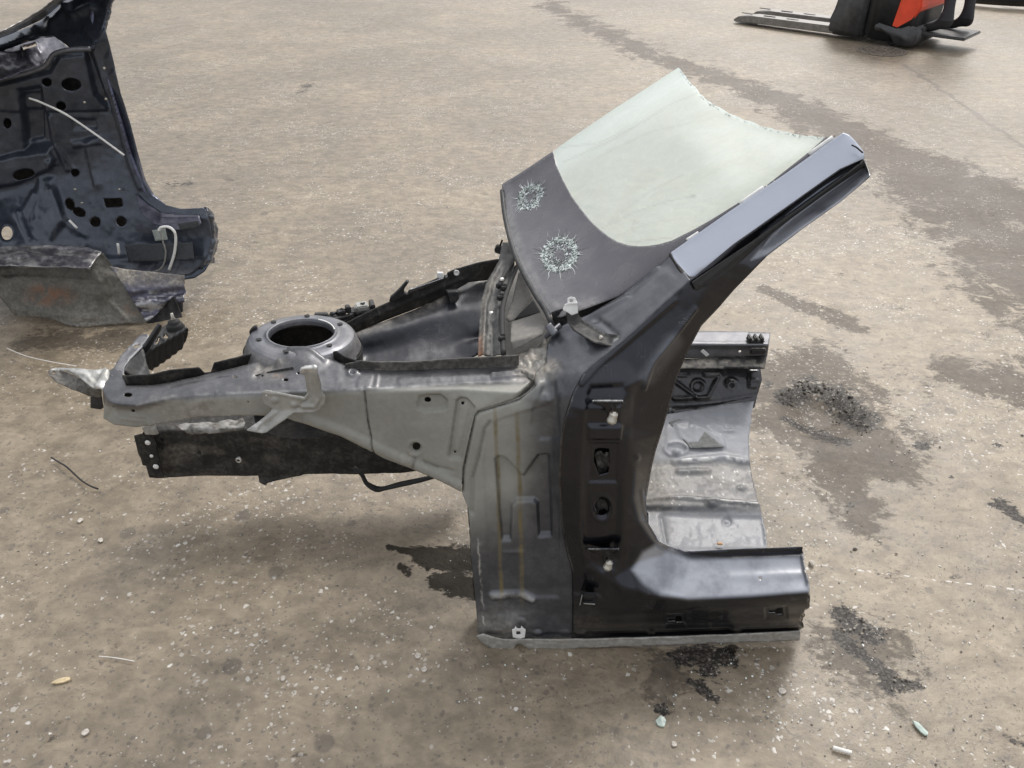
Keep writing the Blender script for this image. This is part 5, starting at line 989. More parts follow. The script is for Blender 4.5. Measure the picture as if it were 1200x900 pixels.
# torn striker shape inside the slot and hook in the oval hole, clip at the sill
panel('slot_latch', w1, M['darkgrey'], [(697, 532), (701, 529), (706, 533), (711, 529), (717, 533), (716, 543), (712, 548), (708, 556), (703, 558), (700, 548)], [[Y(690, 525, 1.285), Y(720, 525, 1.285), Y(720, 565, 1.31), Y(690, 565, 1.31)]], blur=0, sp=1.1, thick=.003, relief=[rough(.01, 5, 91)], attrs={'dirt': lambda U, V: .15+0*U})
panel('hole_lip', w1, M['darkgrey'], [(697, 590), (702, 586), (709, 586), (714, 592), (713, 599), (708, 596), (703, 598), (699, 603), (697, 597)], [[Y(690, 580, 1.275), Y(720, 580, 1.275), Y(720, 615, 1.30), Y(690, 615, 1.30)]], blur=0, sp=1.1, thick=.003, relief=[rough(.008, 6, 92)])
solid('wiring_clip', [(-.014, 0, 0, .005, .012, .036), (.004, 0, .012, .03, .012, .006), (.006, 0, -.010, .03, .012, .005), (.002, .004, .001, .02, .006, .018)], Matrix.Translation(py(688, 701, 1.238)) @ Matrix.Rotation(R(6), 4, 'Y'), M['plastic'], w1, .0015)
solid('clip_face', [(-.0145, -.007, 0, .002, .002, .034), (.006, -.007, -.010, .026, .002, .003)], Matrix.Translation(py(688, 701, 1.238)) @ Matrix.Rotation(R(6), 4, 'Y'), M['bracket'], w1, .0006)

panel('inner_sill_panel', w1, M['underbody'], [(671, 700), (800, 690), (947, 690), (940, 735), (671, 742)], [[Y(660, 680, 1.33), Y(950, 680, 1.33), Y(950, 745, 1.33), Y(660, 745, 1.33)]], blur=0, sp=5)
panel('inner_pillar_panel', w1, M['underbody'], [(672, 450), (742, 450), (738, 600), (750, 650), (680, 665)], [[Y(660, 440, 1.36), Y(760, 440, 1.36), Y(760, 670, 1.34), Y(660, 670, 1.34)]], blur=0, sp=5)
panel('inner_apron_panel', w1, M['underbody'], [(440, 462), (552, 462), (545, 570), (505, 553), (440, 528)], [[Y(430, 455, 1.44), Y(560, 455, 1.42), Y(560, 575, 1.40), Y(430, 575, 1.44)]], blur=0, sp=5)

panel('screen_channel', w1, M['underbody'], [(646, 366), (670, 358), (700, 345), (730, 334), (765, 312), (800, 286), (800, 302), (765, 330), (735, 352), (700, 374), (668, 386), (650, 388)], [[Y(640, 388, 1.545), Y(700, 376, 1.56), Y(800, 306, 1.575)], [Y(640, 362, 1.56), Y(700, 340, 1.575), Y(800, 282, 1.60)]], blur=1, sp=2.5)

# far inner wall of the strut housing, seen through its opening
def tower_wall():
    vs = []; fs = []; n_ = 30
    for z, r in ((-.035, .132), (-.09, .134), (-.17, .137), (-.20, .125)):
        for k in range(n_+1):
            a = math.pi*(-.08+1.16*k/n_); vs.append(TM @ Vector((r*math.cos(a), r*math.sin(a), z)))
    for i in range(3):
        for k in range(n_): fs.append((i*(n_+1)+k, i*(n_+1)+k+1, (i+1)*(n_+1)+k+1, (i+1)*(n_+1)+k))
    mesh_obj('tower_wall', vs, fs, M['underbody'], w1, True)
    vs = [TM @ Vector(((.128 if abs(math.sin(a)) >= 0 else 0)*math.cos(a), .128*math.sin(a), -.20)) for a in [2*math.pi*k/24 for k in range(24)]]
    mesh_obj('tower_floor', vs, [tuple(range(24))], M['underbody'], w1, False)
tower_wall()
panel('mud_caked_joint', w1, M['prim'], [(604, 417), (612, 412), (626, 408), (638, 400), (650, 393), (657, 400), (657, 440), (640, 446), (624, 446), (606, 432)], [[Z(600, 412, .662), Z(655, 390, .69)], [Z(600, 435, .655), Z(660, 445, .668)]], blur=1,
      relief=[lambda U, V: .014*(fbm(U/7, V/5, 4, 12)-.4)], attrs={'dirt': lambda U, V: .95*fbm(U/9, V/6, 3, 13)*1.5, 'primer': lambda U, V: .5+0*U})
panel('strip_seal', w1, M['underbody'], [(784, 297), (789, 294), (818, 328), (810, 332.5), (800, 322)], [[Y(780, 292, 1.545), Y(790, 290, 1.548)], [Y(800, 335, 1.44), Y(820, 332, 1.44)]], blur=0, sp=1.2, thick=.006)

panel('pillar_seal', w1, M['rubber'], [(1010, 190), (1013, 188), (1013, 196), (967, 227), (927, 256), (900, 277.5), (870, 305), (846, 325), (816, 341), (811, 331), (880, 284), (940, 241)],
      [[Y(1014, 186, 1.525), Y(940, 239, 1.497), Y(880, 282, 1.46), Y(808, 330, 1.415)], [Y(1014, 198, 1.53), Y(927, 258, 1.50), Y(870, 307, 1.448), Y(816, 343, 1.412)]], blur=0, sp=1.5, thick=.003, relief=[ridge([(1008, 192), (880, 288), (820, 334)], .003, 2)])

panel('rail_inner_panel', w1, M['underbody'], [(128, 462), (160, 452), (290, 442), (345, 430), (345, 480), (290, 482), (160, 492), (130, 488)], [[Y(120, 430, 1.445), Y(345, 430, 1.445), Y(345, 495, 1.425), Y(120, 495, 1.44)]], blur=0, sp=5)

bf = [(558, 746), (566, 743), (578, 747), (590, 749.5), (620, 749.5), (700, 749), (780, 746.5), (860, 743.5), (938, 739.5), (937, 750.5), (860, 753), (780, 756), (671, 760), (620, 761), (615, 758), (611, 754.5), (605, 755.5), (601, 761.5), (580, 761.5), (567, 755.5)]
panel('bottom_flange', w1, M['bracket'], bf, [[Y(555, 740, 1.252), Y(671, 744, 1.2505), Y(780, 742, 1.247), Y(940, 735, 1.254)], [Y(555, 763, 1.2485), Y(671, 762, 1.2485), Y(780, 758, 1.2455), Y(940, 753, 1.252)]], blur=0, sp=1.4, thick=.003,
      relief=[rough(.0015, 25, 5), rough(.0006, 5, 6), dimples([(640, 755), (780, 751), (930, 745)], 15, -.001, 2)], attrs={'dirt': lambda U, V: np.clip(.25+.6*fbm(U/16, V/4, 4, 3), 0, 1), 'bare': lambda U, V: .4*(fbm(U/9, V/3, 3, 9) > .6)})
# ================================================================= SECOND BODY SECTION (left, behind)
w2 = thing('car_body_section', (-1.9, 3.0, 0), 'cut dark blue car body corner, inner side showing, with rusty bent floor sheet', 'car part', 'cut car body sections')
M['blue'] = body_paint('dark blue body paint', (.085, .09, .14), rough_=.30, metal=.85, dust=.06, coat=.5)
M['inner'] = body_paint('dark blue grey inner panels', (.048, .060, .085), rough_=.36, metal=.5, dust=.02, coat=.35, scratch=.25)
M['violet'] = body_paint('violet blue paint', (.065, .066, .095), rough_=.40, metal=.7, dust=.12, coat=.3)
M['under'] = body_paint('olive grey floor underside', (.075, .075, .064), rough_=.48, metal=.2, dust=.12, coat=0, scratch=.5)
def P2(name, mat, out, c, **k):
    k.setdefault('sp', 1.5); k.setdefault('thick', .003); return panel(name, w2, mat, out, c, **k)
holes2 = [oval(8.5, 274, 6.5, 8.5, 18)]
dk = M['rubber']
inner_out = [(-150, 120), (-60, 105), (0, 94), (52, 79), (64, 62), (86, 57.5), (106, 57.5), (112, 52), (122, 30), (130, 62), (142, 113), (160, 176), (168, 210), (178, 229), (194, 240), (212, 245), (238, 244), (242, 246), (246, 262), (248, 285), (243, 303), (232, 314), (222, 322), (160, 325), (130, 318), (60, 322), (-20, 330), (-150, 345)]
ic = [[Y(-150, 120, 3.25), Y(0, 94, 3.22), Y(52, 79, 3.22), Y(106, 56, 3.24)], [Y(122, 30, 3.24), Y(142, 113, 3.23), Y(160, 176, 3.20), Y(178, 229, 3.17), Y(238, 244, 3.15)],
      [Y(110, 60, 3.26), Y(128, 120, 3.27), Y(145, 180, 3.25), Y(160, 222, 3.20), Y(185, 252, 3.13), Y(242, 258, 3.12)],
      [Y(-150, 250, 3.12), Y(0, 230, 3.22), Y(80, 200, 3.28)], [Y(-150, 300, 2.95), Y(0, 290, 3.0), Y(60, 286, 3.1)],
      [Y(100, 280, 3.17), Y(160, 285, 3.13), Y(240, 285, 3.10)], [Y(-150, 345, 2.88), Y(0, 328, 2.93), Y(130, 320, 3.05), Y(232, 316, 3.06)]]
ov = lambda cx, cy, rx, ry, **k: oval(cx, cy, rx, ry, 16, **k)
i2h = [ov(84.5, 97, 12, 7.5), ov(56, 95, 6, 5), ov(72.5, 123, 6, 5.5), ov(82, 239, 5, 7, rot=-.5), ov(93, 248.5, 8, 5, rot=.4), ov(111.5, 260, 6.3, 5.8), ov(142, 259.5, 6.3, 5.8), ov(30, 202, 13, 7, rot=-.15), ov(89, 202, 5, 4.5), ov(8, 145, 5, 6)]
rect2 = [(122, 233), (143, 232), (144, 242), (124, 243)]
P2('inner_side_panel', M['inner'], inner_out, ic, blur=4,
   relief=[emb([(-20, 104), (60, 84), (70, 66), (104, 62), (118, 100), (128, 130), (60, 132), (0, 130)], .012, 5), emb([(100, 62), (106, 62), (126, 118), (128, 128), (112, 110)], -.03, 6),
           emb([(-40, 195), (20, 180), (58, 175), (64, 185), (60, 196), (20, 214), (-40, 225)], .025, 6), ridge([(58, 138), (66, 170), (80, 198)], .010, 3), ridge([(66, 170), (90, 200)], .006, 2),
           emb([(84, 140), (112, 140), (114, 150), (86, 152)], -.012, 5), emb([(84, 165), (118, 160), (120, 168), (86, 172)], .01, 5), ridge([(106, 170), (116, 215)], .015, 6),
           emb([(46, 205), (64, 210), (74, 260), (60, 280), (40, 260)], .020, 12), ridge([(22, 250), (34, 280)], .016, 4), ridge([(40, 228), (26, 250)], .014, 4),
           ring(8.5, 274, 9, .008, 3, 1.2), emb([(24, 105), (48, 102), (60, 170), (30, 176)], -.03, 8), emb([(24, 112), (46, 110), (50, 165), (28, 170)], -.012, 3),
           emb([(54, 186), (60, 184), (66, 192), (58, 195)], .012, 3), ridge([(60, 225), (74, 260), (100, 275)], .012, 5),
           ridge([(112, 62), (132, 120), (150, 182), (165, 220)], .008, 3), ridge([(200, 258), (240, 256)], .006, 3), rough(.012, 50, 5), rough(.003, 14, 6),
           ridge([(55, 132), (128, 130)], -.008, 2), ridge([(80, 305), (240, 300)], .004, 4)],
   holes=holes2+i2h+[rect2], attrs={'dirt': lambda U, V: np.clip(.08*fbm(U/18, V/18, 4, 6)+.2*sstep(305, 325, V), 0, 1), 'bare': lambda U, V: .6*sstep(3, 1, np.hypot(U-18, V-271.5))*0})
P2('hole_backing', M['underbody'], [(-60, 80), (120, 70), (152, 225), (158, 268), (80, 275), (-20, 230), (-60, 240)], [[Y(-60, 70, 3.36), Y(158, 70, 3.36), Y(158, 275, 3.36), Y(-60, 275, 3.36)]], blur=0, sp=5)
P2('side_skin', M['blue'], [(100, -60), (150, -60), (136, -6), (126, 10), (121.5, 27), (128, 50), (141, 108), (152, 148), (162, 180), (171, 212), (181, 230), (195, 240.5), (212, 244.5), (238, 243), (243, 243.5), (244, 248), (205, 249), (185, 244), (168, 224), (150, 180), (130, 110), (114, 55), (105, 20)],
   [[Y(100, -60, 3.45), Y(150, -60, 3.46)], [Y(105, 20, 3.30), Y(130, 110, 3.235), Y(150, 180, 3.20), Y(168, 224, 3.17), Y(185, 245, 3.15), Y(244, 249, 3.13)], [Y(121, 27, 3.32), Y(141, 108, 3.27), Y(162, 180, 3.24), Y(181, 229, 3.21), Y(212, 244, 3.20), Y(244, 242, 3.19)]], blur=1.2, relief=[ridge([(112, 40), (134, 118), (152, 178), (172, 222), (190, 240)], .006, 3), rough(.002, 12, 7)])
P2('sill_corner_sheet', M['violet'], [(158, 226), (172, 238), (186, 248), (212, 252), (234, 252), (236, 262), (226, 268), (205, 270), (180, 262), (165, 250)], [[Y(150, 226, 3.18), Y(184, 247, 3.145), Y(236, 250, 3.14)], [Y(160, 255, 3.10), Y(180, 264, 3.075), Y(238, 268, 3.07)]], blur=2, relief=[ridge([(190, 256), (232, 256)], .006, 4), rough(.002, 14, 8)])
P2('windscreen_pillar', M['inner'], [(-150, 118), (-60, 74), (0, 44), (28, 33), (48, 23), (66, 8), (90, -14), (140, -60), (170, -60), (140, -12), (126, 10), (121, 28), (118, 44), (108, 56), (84, 58), (72, 48), (60, 40), (40, 40), (0, 54), (-60, 84), (-150, 128)],
   [[Y(-150, 118, 3.36), Y(0, 44, 3.40), Y(48, 23, 3.38), Y(90, -14, 3.42), Y(140, -60, 3.5)], [Y(-150, 128, 3.30), Y(0, 54, 3.32), Y(60, 40, 3.30), Y(84, 58, 3.25), Y(118, 44, 3.25), Y(130, 0, 3.30), Y(170, -60, 3.42)]], blur=3, thick=.02,
   relief=[ridge([(80, 10), (86, 18), (108, 8)], .02, 5), ridge([(60, 30), (100, -10)], .015, 6), rough(.01, 22, 9), ridge([(90, 40), (106, 56)], .008, 2), ridge([(98, 34), (112, 50)], .008, 2)])
P2('pillar_rim', M['silver'], [(-150, 116), (-60, 68), (0, 38), (26, 25), (46, 14), (62, 1), (84, -20), (130, -60), (138, -60), (92, -14), (68, 8), (48, 23.5), (28, 33), (0, 45), (-60, 76), (-150, 120)],
   [[Z(-150, 115, .90), Z(0, 37, 1.05), Z(62, 0, 1.14), Z(130, -60, 1.30)], [Y(-150, 121, 3.35), Y(0, 46, 3.39), Y(68, 9, 3.40), Y(138, -60, 3.50)]], blur=1, relief=[rough(.003, 8, 4)], attrs={'bare': lambda U, V: .7+0*U})
P2('cowl_top_sheet', M['violet'], [(-150, 130), (-60, 86), (0, 55), (20, 45), (44, 39), (60, 39), (70, 46), (80, 56), (64, 62), (52, 79), (0, 94), (-60, 106), (-150, 124)], [[Z(-150, 130, .86), Z(0, 92, .86), Z(80, 60, .90)], [Z(-60, 86, .90), Z(0, 54, .92), Z(60, 38, .94)]], blur=2,
   relief=[ridge([(0, 66), (22, 62), (46, 56)], .01, 4), rough(.008, 12, 12), emb([(24, 58), (44, 52), (48, 62), (28, 66)], .012, 3)], holes=[[(26, 58), (43, 53), (46, 59), (29, 64)]], attrs={'dirt': lambda U, V: .15*fbm(U/8, V/8, 3, 3)})
tube('cowl_edge_roll', [py(u, v, 3.19) for u, v in [(-150, 124), (-60, 106), (0, 93), (30, 86), (50, 79), (57, 72), (64, 63), (84, 58), (106, 57.5)]], .009, M['silver'], w2, 8)
P2('sill_end', M['inner'], [(239, 242), (244, 244), (248, 248), (250, 258), (256, 266), (256.5, 280), (255, 294), (251, 300), (252, 308), (246, 309), (240, 312), (234, 318), (228, 316), (240, 295), (244, 272), (240, 254)], [[Y(236, 240, 3.14), Y(236, 320, 3.06)], [Y(258, 240, 3.30), Y(258, 320, 3.20)]], blur=1, relief=[rough(.02, 12, 14), ridge([(246, 255), (250, 280), (244, 305)], .015, 3)], thick=.004)
P2('sill_side_sheet', M['inner'], [(216, 322), (232, 314), (246, 308), (240, 318), (228, 326), (214, 328), (198, 330)], [[Y(198, 332, 3.02), Y(250, 306, 3.10)], [Y(220, 320, 3.06)]], blur=0)
P2('bitumen_pad', M['tape'], [(146, 286.5), (225, 284), (227.5, 304), (151, 307.5)], [[Y(140, 280, 3.075), Y(232, 280, 3.055)], [Y(140, 310, 3.045), Y(232, 310, 3.02)]], blur=0, relief=[rough(.001, 6, 3)])
P2('bitumen_pad', M['tape'], [(208, 262), (232, 258.5), (234, 266), (212, 270)], [[Y(205, 255, 3.06), Y(238, 255, 3.06)], [Y(205, 272, 3.05), Y(238, 272, 3.05)]], blur=0)
P2('tape_patch', simple('grey green adhesive tape', (.30, .33, .31), .5), [(178, 270), (193.5, 268), (196.5, 281), (182, 282.5)], [[Y(175, 265, 3.07), Y(200, 265, 3.065)], [Y(175, 285, 3.06), Y(200, 285, 3.055)]], blur=0)
# floor remains
def flat(pts): return [[Z(u, v, z) for u, v, z in pts]]
P2('floor_remnant', M['violet'], [(128, 312), (150, 316), (216, 322.5), (216, 354), (209, 355), (204, 346), (173, 378), (168, 372), (142, 330)], [[Z(125, 308, .22), Z(220, 320, .16)], [Z(130, 330, .17), Z(216, 340, .10)], [Z(160, 382, .02), Z(218, 358, .06)]], blur=2,
   relief=[rough(.010, 16, 21), rough(.004, 6, 22), lambda U, V: .008*np.sin((U*.15+V)/3.0)*sstep(332, 345, V)], attrs={'dirt': lambda U, V: np.clip(.9*sstep(340, 326, V)*fbm(U/7, V/7, 3, 6)*1.6, 0, 1), 'bare': lambda U, V: .5*sstep(.5, .62, fbm(U/12, V/2.2, 4, 8))*sstep(338, 345, V)})
P2('floor_fold', M['violet'], [(-150, 322), (-60, 306), (0, 289), (60, 287), (104, 290), (120, 296.5), (112, 304), (105, 313.5), (60, 312.5), (0, 311.5), (-60, 316), (-150, 336)], [[Z(-150, 322, .26), Z(0, 288, .26), Z(120, 294, .27)], [Z(-150, 338, .255), Z(0, 313, .255), Z(108, 315, .255)]], blur=1,
   relief=[rough(.007, 16, 24), rough(.003, 5, 25), ridge([(10, 300), (60, 302), (110, 300)], .008, 2)], attrs={'dirt': lambda U, V: .6*fbm(U/12, V/5, 4, 6), 'bare': lambda U, V: .35*sstep(.5, .62, fbm(U/14, V/3, 4, 9))})
P2('floor_front_sheet', M['under'], [(-150, 336), (-60, 316), (0, 311), (60, 312), (105, 313), (113, 304), (120, 296.5), (127, 305), (135, 317), (144, 328), (158, 352), (173, 378), (150, 379), (120, 381), (101, 383.5), (90, 383), (79, 381), (68, 377), (58, 373), (40, 371), (22, 371), (14, 366), (8, 357), (0, 348), (-60, 344), (-150, 350)],
   [[Y(-150, 330, 2.93), Y(0, 310, 2.885), Y(105, 312, 2.87), Y(120, 296, 2.92)], [Y(135, 317, 2.93), Y(173, 379, 2.80)], [Y(-150, 352, 2.83), Y(0, 350, 2.82), Y(22, 371, 2.80), Y(79, 381, 2.775), Y(101, 384, 2.77), Y(150, 380, 2.785)]], blur=2,
   relief=[ridge([(105, 313), (118, 302)], -.01, 3), ridge([(0, 324), (60, 326), (120, 330)], .004, 3), ridge([(20, 362), (90, 372), (165, 372)], .006, 4), ridge([(112, 322), (126, 350), (150, 376)], .008, 3), rough(.008, 50, 27), rough(.001, 12, 28), bump(10, 322, 9, 5, -.01, .6), ridge([(70, 350), (74, 376)], -.003, 2), ridge([(90, 356), (95, 378)], -.003, 2), ridge([(20, 330), (140, 345)], .006, 8)], thick=.004,
   attrs={'rust': lambda U, V: np.clip(sstep(1.25, .35, np.hypot((U-58)/34, (V-346)/15))*(.2+fbm(U/9, V/12, 4, 3))*1.0+.7*sstep(1.3, .3, np.hypot((U-158)/16, (V-362)/9))*fbm(U/6, V/6, 3, 7), 0, 1), 'dirt': lambda U, V: np.clip(.4*fbm(U/15, V/8, 4, 8)+.3*sstep(360, 380, V), 0, 1), 'bare': lambda U, V: .8*sstep(1.4, .3, seg_near(U, V, [(0, 311.5), (105, 313.5)])[0])})
P2('floor_underlay', M['underbody'], [(204, 346), (211, 362), (214, 372), (205, 377), (176, 380), (172, 378), (190, 362)], [[Y(170, 345, 2.86), Y(216, 345, 2.94)], [Y(170, 381, 2.80), Y(216, 379, 2.84)]], blur=0, thick=.004)
P2('lower_skin', M['underbody'], [(0, 330), (216, 325), (214, 372), (175, 378), (60, 374), (10, 360)], [[Y(0, 325, 2.98), Y(216, 320, 3.0)], [Y(0, 380, 2.88), Y(216, 380, 2.87)]], blur=0, sp=5)
# loose cables and rods hanging on it
tube('pale_rod', [py(u, v, 3.16) for u, v in [(34, 115), (48, 120), (75.5, 133), (100, 149), (124, 166), (145.5, 182)]], .0042, M['white'], w2, 8)
tube('white_cable', [py(u, v, 3.03) for u, v in [(186, 270), (189, 266.5), (197, 266), (204, 271), (206, 280), (204.5, 296), (201, 308), (198, 316)]], .0055, M['white'], w2, 8)
tube('white_cable', [py(u, v, 3.035) for u, v in [(187, 270), (190, 280), (194, 294), (193, 306), (188, 315), (178, 319), (166, 319)]], .0035, M['bracket'], w2, 8)
tube('white_plug', [py(81, 258, 3.08), py(86, 263, 3.08), py(90.5, 267.5, 3.08)], .005, M['white'], w2, 8, res=2)
tube('white_plug', [py(138, 285.5, 3.06), py(139, 292, 3.06), py(139.5, 298, 3.06)], .0055, M['white'], w2, 8, res=2)
for k in range(26):
    u = 130+jag.random()*70; v = 316+jag.random()*14
for u, v in ((99, 120), (122, 80), (124, 116), (140, 222), (130, 262), (88, 222), (96, 238)):
    lathe('panel_stud', [(.0001, .004), (.004, .004), (.006, 0)], Matrix.Translation(py(u, v, 3.2)) @ Matrix.Rotation(R(85), 4, 'X'), M['bolt'], w2, 8)

# ================================================================= PALLET TRUCK, OPERATOR, THINGS ON THE YARD
M['tblack'] = simple('truck black plastic', (.020, .021, .023), .5, 0, .25, .2, 20)
M['tgrey'] = simple('truck dark grey', (.06, .06, .062), .55, 0, .25, .2, 20)
M['red'] = simple('red orange truck paint', (.78, .075, .03), .38, 0, .1, .05, 10)
M['fork'] = body_paint('worn fork steel', (.22, .21, .20), rough_=.4, metal=.5, dust=.4, coat=0)
b0 = pz(1022, 43, 0)
tr = thing('pallet_truck', b0, 'black and red-orange powered pallet truck with low steel forks pointing left', 'pallet truck')
ft = pz(884, 30, 0); fb = pz(996, 46, 0); ax = math.atan2(ft.y-fb.y, ft.x-fb.x)
TMx = Matrix.Translation(b0) @ Matrix.Rotation(ax+math.pi, 4, 'Z')      # local -x = fork direction
def fork(yo):
    pr = [(-1.36, .030), (-1.30, .070), (-1.15, .088), (-.28, .095), (-.24, .03), (-1.15, .022), (-1.33, .012)]
    return solid('fork', [('prism', pr, yo-.085, yo+.085), (-1.18, yo, .035, .12, .07, .07)], TMx, M['fork'], tr, .006)
for yo in (-.19, .19):
    f = fork(yo)
    for xx in (-1.25, -1.0, -.75):
        solid('fork_slot', [(xx, yo, .0925, .12, .03, .006)], TMx, M['tblack'], f, .002)
solid('battery_box', [('prism', [(-.30, .03), (-.34, .12), (-.30, .25), (-.24, .62), (.0, .64), (.0, .03)], -.33, .33)], TMx, M['tgrey'], tr, .03, True)
solid('mast_frame', [(-.02, -.24, .45, .05, .05, .84), (-.02, .24, .45, .05, .05, .84), (-.02, 0, .84, .05, .5, .05)], TMx, M['tblack'], tr, .006)
solid('drive_body', [('prism', [(.03, .05), (.03, .80), (.12, .86), (.36, .80), (.44, .55), (.48, .30), (.48, .06), (.40, .035), (.12, .035)], -.34, .34)], TMx, M['tblack'], tr, .03, True)
solid('red_panel', [('prism', [(.27, .17), (.30, .45), (.27, .82), (.38, .80), (.46, .55), (.495, .34), (.44, .24), (.33, .16)], -.346, .346)], TMx, M['red'], tr, .01)
solid('bumper_skirt', [('prism', [(.12, .13), (.14, .19), (.34, .155), (.44, .20), (.52, .17), (.52, .045), (.46, .02), (.34, .02), (.30, .09), (.22, .12)], -.37, .37)], TMx, M['tgrey'], tr, .015, True)
solid('step_platform', [(.68, 0, .12, .42, .46, .025), (.50, 0, .14, .06, .5, .07)], TMx, M['tgrey'], tr, .01)
for yo in (-.26, 0, .26):
    lathe('wheel', [(.0001, -.04), (.05, -.04), (.06, -.03), (.06, .03), (.05, .04), (.0001, .04)], TMx @ Matrix.Translation((.30, yo, .06)) @ Matrix.Rotation(R(90), 4, 'X'), M['rubber'], tr, 20)
tube('tiller', [TMx @ Vector(p) for p in [(.30, 0, .8), (.42, 0, 1.0), (.62, 0, 1.15), (.72, 0, 1.18)]], .025, M['tblack'], tr, 8)
solid('tiller_head', [(.74, 0, 1.19, .10, .36, .06), (.74, -.16, 1.19, .14, .05, .09), (.74, .16, 1.19, .14, .05, .09)], TMx, M['tblack'], tr, .015, True)

def person():
    base = TMx @ Vector((.70, 0, .135))
    o = thing('person', base, 'person in dark trousers and black shoes standing on the truck step', 'person')
    f = (TMx.to_3x3() @ Vector((-1, 0, 0))).normalized(); s = Vector((-f.y, f.x, 0)); up = Vector((0, 0, 1))
    P = lambda a, b, c: base+f*a+s*b+up*c
    J = {'pel': (P(0, 0, .93), .145), 'sp': (P(.02, 0, 1.12), .125), 'ch': (P(.03, 0, 1.32), .15), 'nk': (P(.05, 0, 1.47), .058), 'hd': (P(.07, 0, 1.60), .095), 'tp': (P(.075, 0, 1.70), .075)}
    E_ = [('pel', 'sp'), ('sp', 'ch'), ('ch', 'nk'), ('nk', 'hd'), ('hd', 'tp')]
    for q, k in ((-1, 'l'), (1, 'r')):
        fo = .05*q
        J.update({'hp'+k: (P(0, .10*q, .88), .092), 'kn'+k: (P(.03+fo, .11*q, .49), .062), 'an'+k: (P(-.02+fo, .12*q, .10), .043), 'he'+k: (P(-.06+fo, .12*q, .045), .038), 'ba'+k: (P(.09+fo, .13*q, .035), .042), 'to'+k: (P(.17+fo, .135*q, .028), .030),
                  'sh'+k: (P(.03, .19*q, 1.39), .062), 'el'+k: (P(.02, .25*q, 1.12), .046), 'wr'+k: (P(.22, .18*q, 1.04), .029), 'ha'+k: (P(.29, .16*q, 1.05), .032)})
        E_ += [('pel', 'hp'+k), ('hp'+k, 'kn'+k), ('kn'+k, 'an'+k), ('an'+k, 'he'+k), ('an'+k, 'ba'+k), ('ba'+k, 'to'+k), ('ch', 'sh'+k), ('sh'+k, 'el'+k), ('el'+k, 'wr'+k), ('wr'+k, 'ha'+k)]
        for i in range(5):
            a = (i-2)*.014
            J['f%d%s' % (i, k)] = (P(.325+.01*(2-abs(i-2)), (.16*q)+a, 1.045), .010); J['g%d%s' % (i, k)] = (P(.335+.01*(2-abs(i-2)), (.16*q)+a, 1.015), .008)
            E_ += [('ha'+k, 'f%d%s' % (i, k)), ('f%d%s' % (i, k), 'g%d%s' % (i, k))]
    keys = list(J); me = bpy.data.meshes.new('body'); me.from_pydata([tuple(J[k][0]-base) for k in keys], [(keys.index(a), keys.index(b)) for a, b in E_], [])
    ob = bpy.data.objects.new('body', me); C.objects.link(ob); ob.parent = o
    md = ob.modifiers.new('skin', 'SKIN')
    sl = me.skin_vertices[0] if me.skin_vertices else None
    if sl is None:
        bm = bmesh.new(); bm.from_mesh(me); bm.verts.layers.skin.verify(); bm.to_mesh(me); bm.free(); sl = me.skin_vertices[0]
    for i, k in enumerate(keys):
        sl.data[i].radius = (J[k][1], J[k][1]); sl.data[i].use_root = (k == 'pel')
    sb_ = ob.modifiers.new('sub', 'SUBSURF'); sb_.levels = 1; sb_.render_levels = 2
    n = N('clothes and skin'); z = n.n('SeparateXYZ'); n.l(n.obj(), z.inputs[0]); h = z.outputs[2]
    wv = n.noise(n.obj(), 12, 4)
    tro = n.mix(wv, (.022, .023, .028), (.05, .05, .058)); jac = n.mix(wv, (.03, .035, .05), (.06, .065, .085))
    c = n.mix(n.math('GREATER_THAN', h, .105), (.018, .017, .017), tro); c = n.mix(n.math('GREATER_THAN', h, .98), c, jac); c = n.mix(n.math('GREATER_THAN', h, 1.45), c, (.42, .25, .18))
    c = n.mix(n.math('GREATER_THAN', h, 1.66), c, (.03, .02, .015)); n.bsdf(c, .75, 0, wv, .4, .01); me.materials.append(n.m)
person()

def cover():
    c = pz(1033, 59.5, .001); t = thing('manhole_cover', c, 'round cast iron manhole cover set in the pale asphalt', 'manhole cover')
    m = simple('cast iron with dust', (.15, .125, .10), .75, 0, .35, .6, 40)
    T = Matrix.Translation(c)
    lathe('cover_frame', [(.188, -.01), (.215, -.01), (.215, .004), (.192, .004), (.188, -.002)], T, m, t, 40)
    lathe('cover_plate', [(.0001, 0), (.06, 0), (.063, .005), (.072, .005), (.075, 0), (.12, 0), (.123, .005), (.132, .005), (.135, 0), (.168, 0), (.171, .005), (.185, .005), (.185, -.01)], T, m, t, 40)
    bs = []
    for r, n_ in ((.04, 6), (.098, 13), (.152, 20)):
        for k in range(n_):
            a = 2*math.pi*k/n_; bs.append((r*math.cos(a), r*math.sin(a), .003, .028, .020, .008, Matrix.Rotation(a, 3, 'Z')))
    s_ = solid('raised_studs', bs, T, m, t, 0); s_['kind'] = 'stuff'
cover()

def bumper():
    base = pz(1190, 11, 0); t = thing('black_bumper', base, 'black curved plastic car bumper lying on the ground at the far edge', 'car part')
    for nm, mt, prof in (('bumper_skin', M['tblack'], [(0, .02), (-.05, .10), (-.06, .22), (0, .36), (.06, .40)]), ('bumper_trim', M['bracket'], [(-.055, .10), (-.075, .13), (-.065, .16)])):
        vs = []; fs = []; n_ = 30
        for i in range(n_+1):
            s_ = i/n_*2-1; x = .95*s_; y = .28*abs(s_)**2.6*1.2; q = 1-.25*abs(s_)**4
            if nm == 'bumper_trim': x *= .6
            for a, z in prof: vs.append(base+Vector((x+.55, y+a, z*q)))
        k = len(prof)
        for i in range(n_):
            for j in range(k-1): fs.append((i*k+j, (i+1)*k+j, (i+1)*k+j+1, i*k+j+1))
        o = mesh_obj(nm, vs, fs, mt, t); md = o.modifiers.new('s', 'SOLIDIFY'); md.thickness = .006
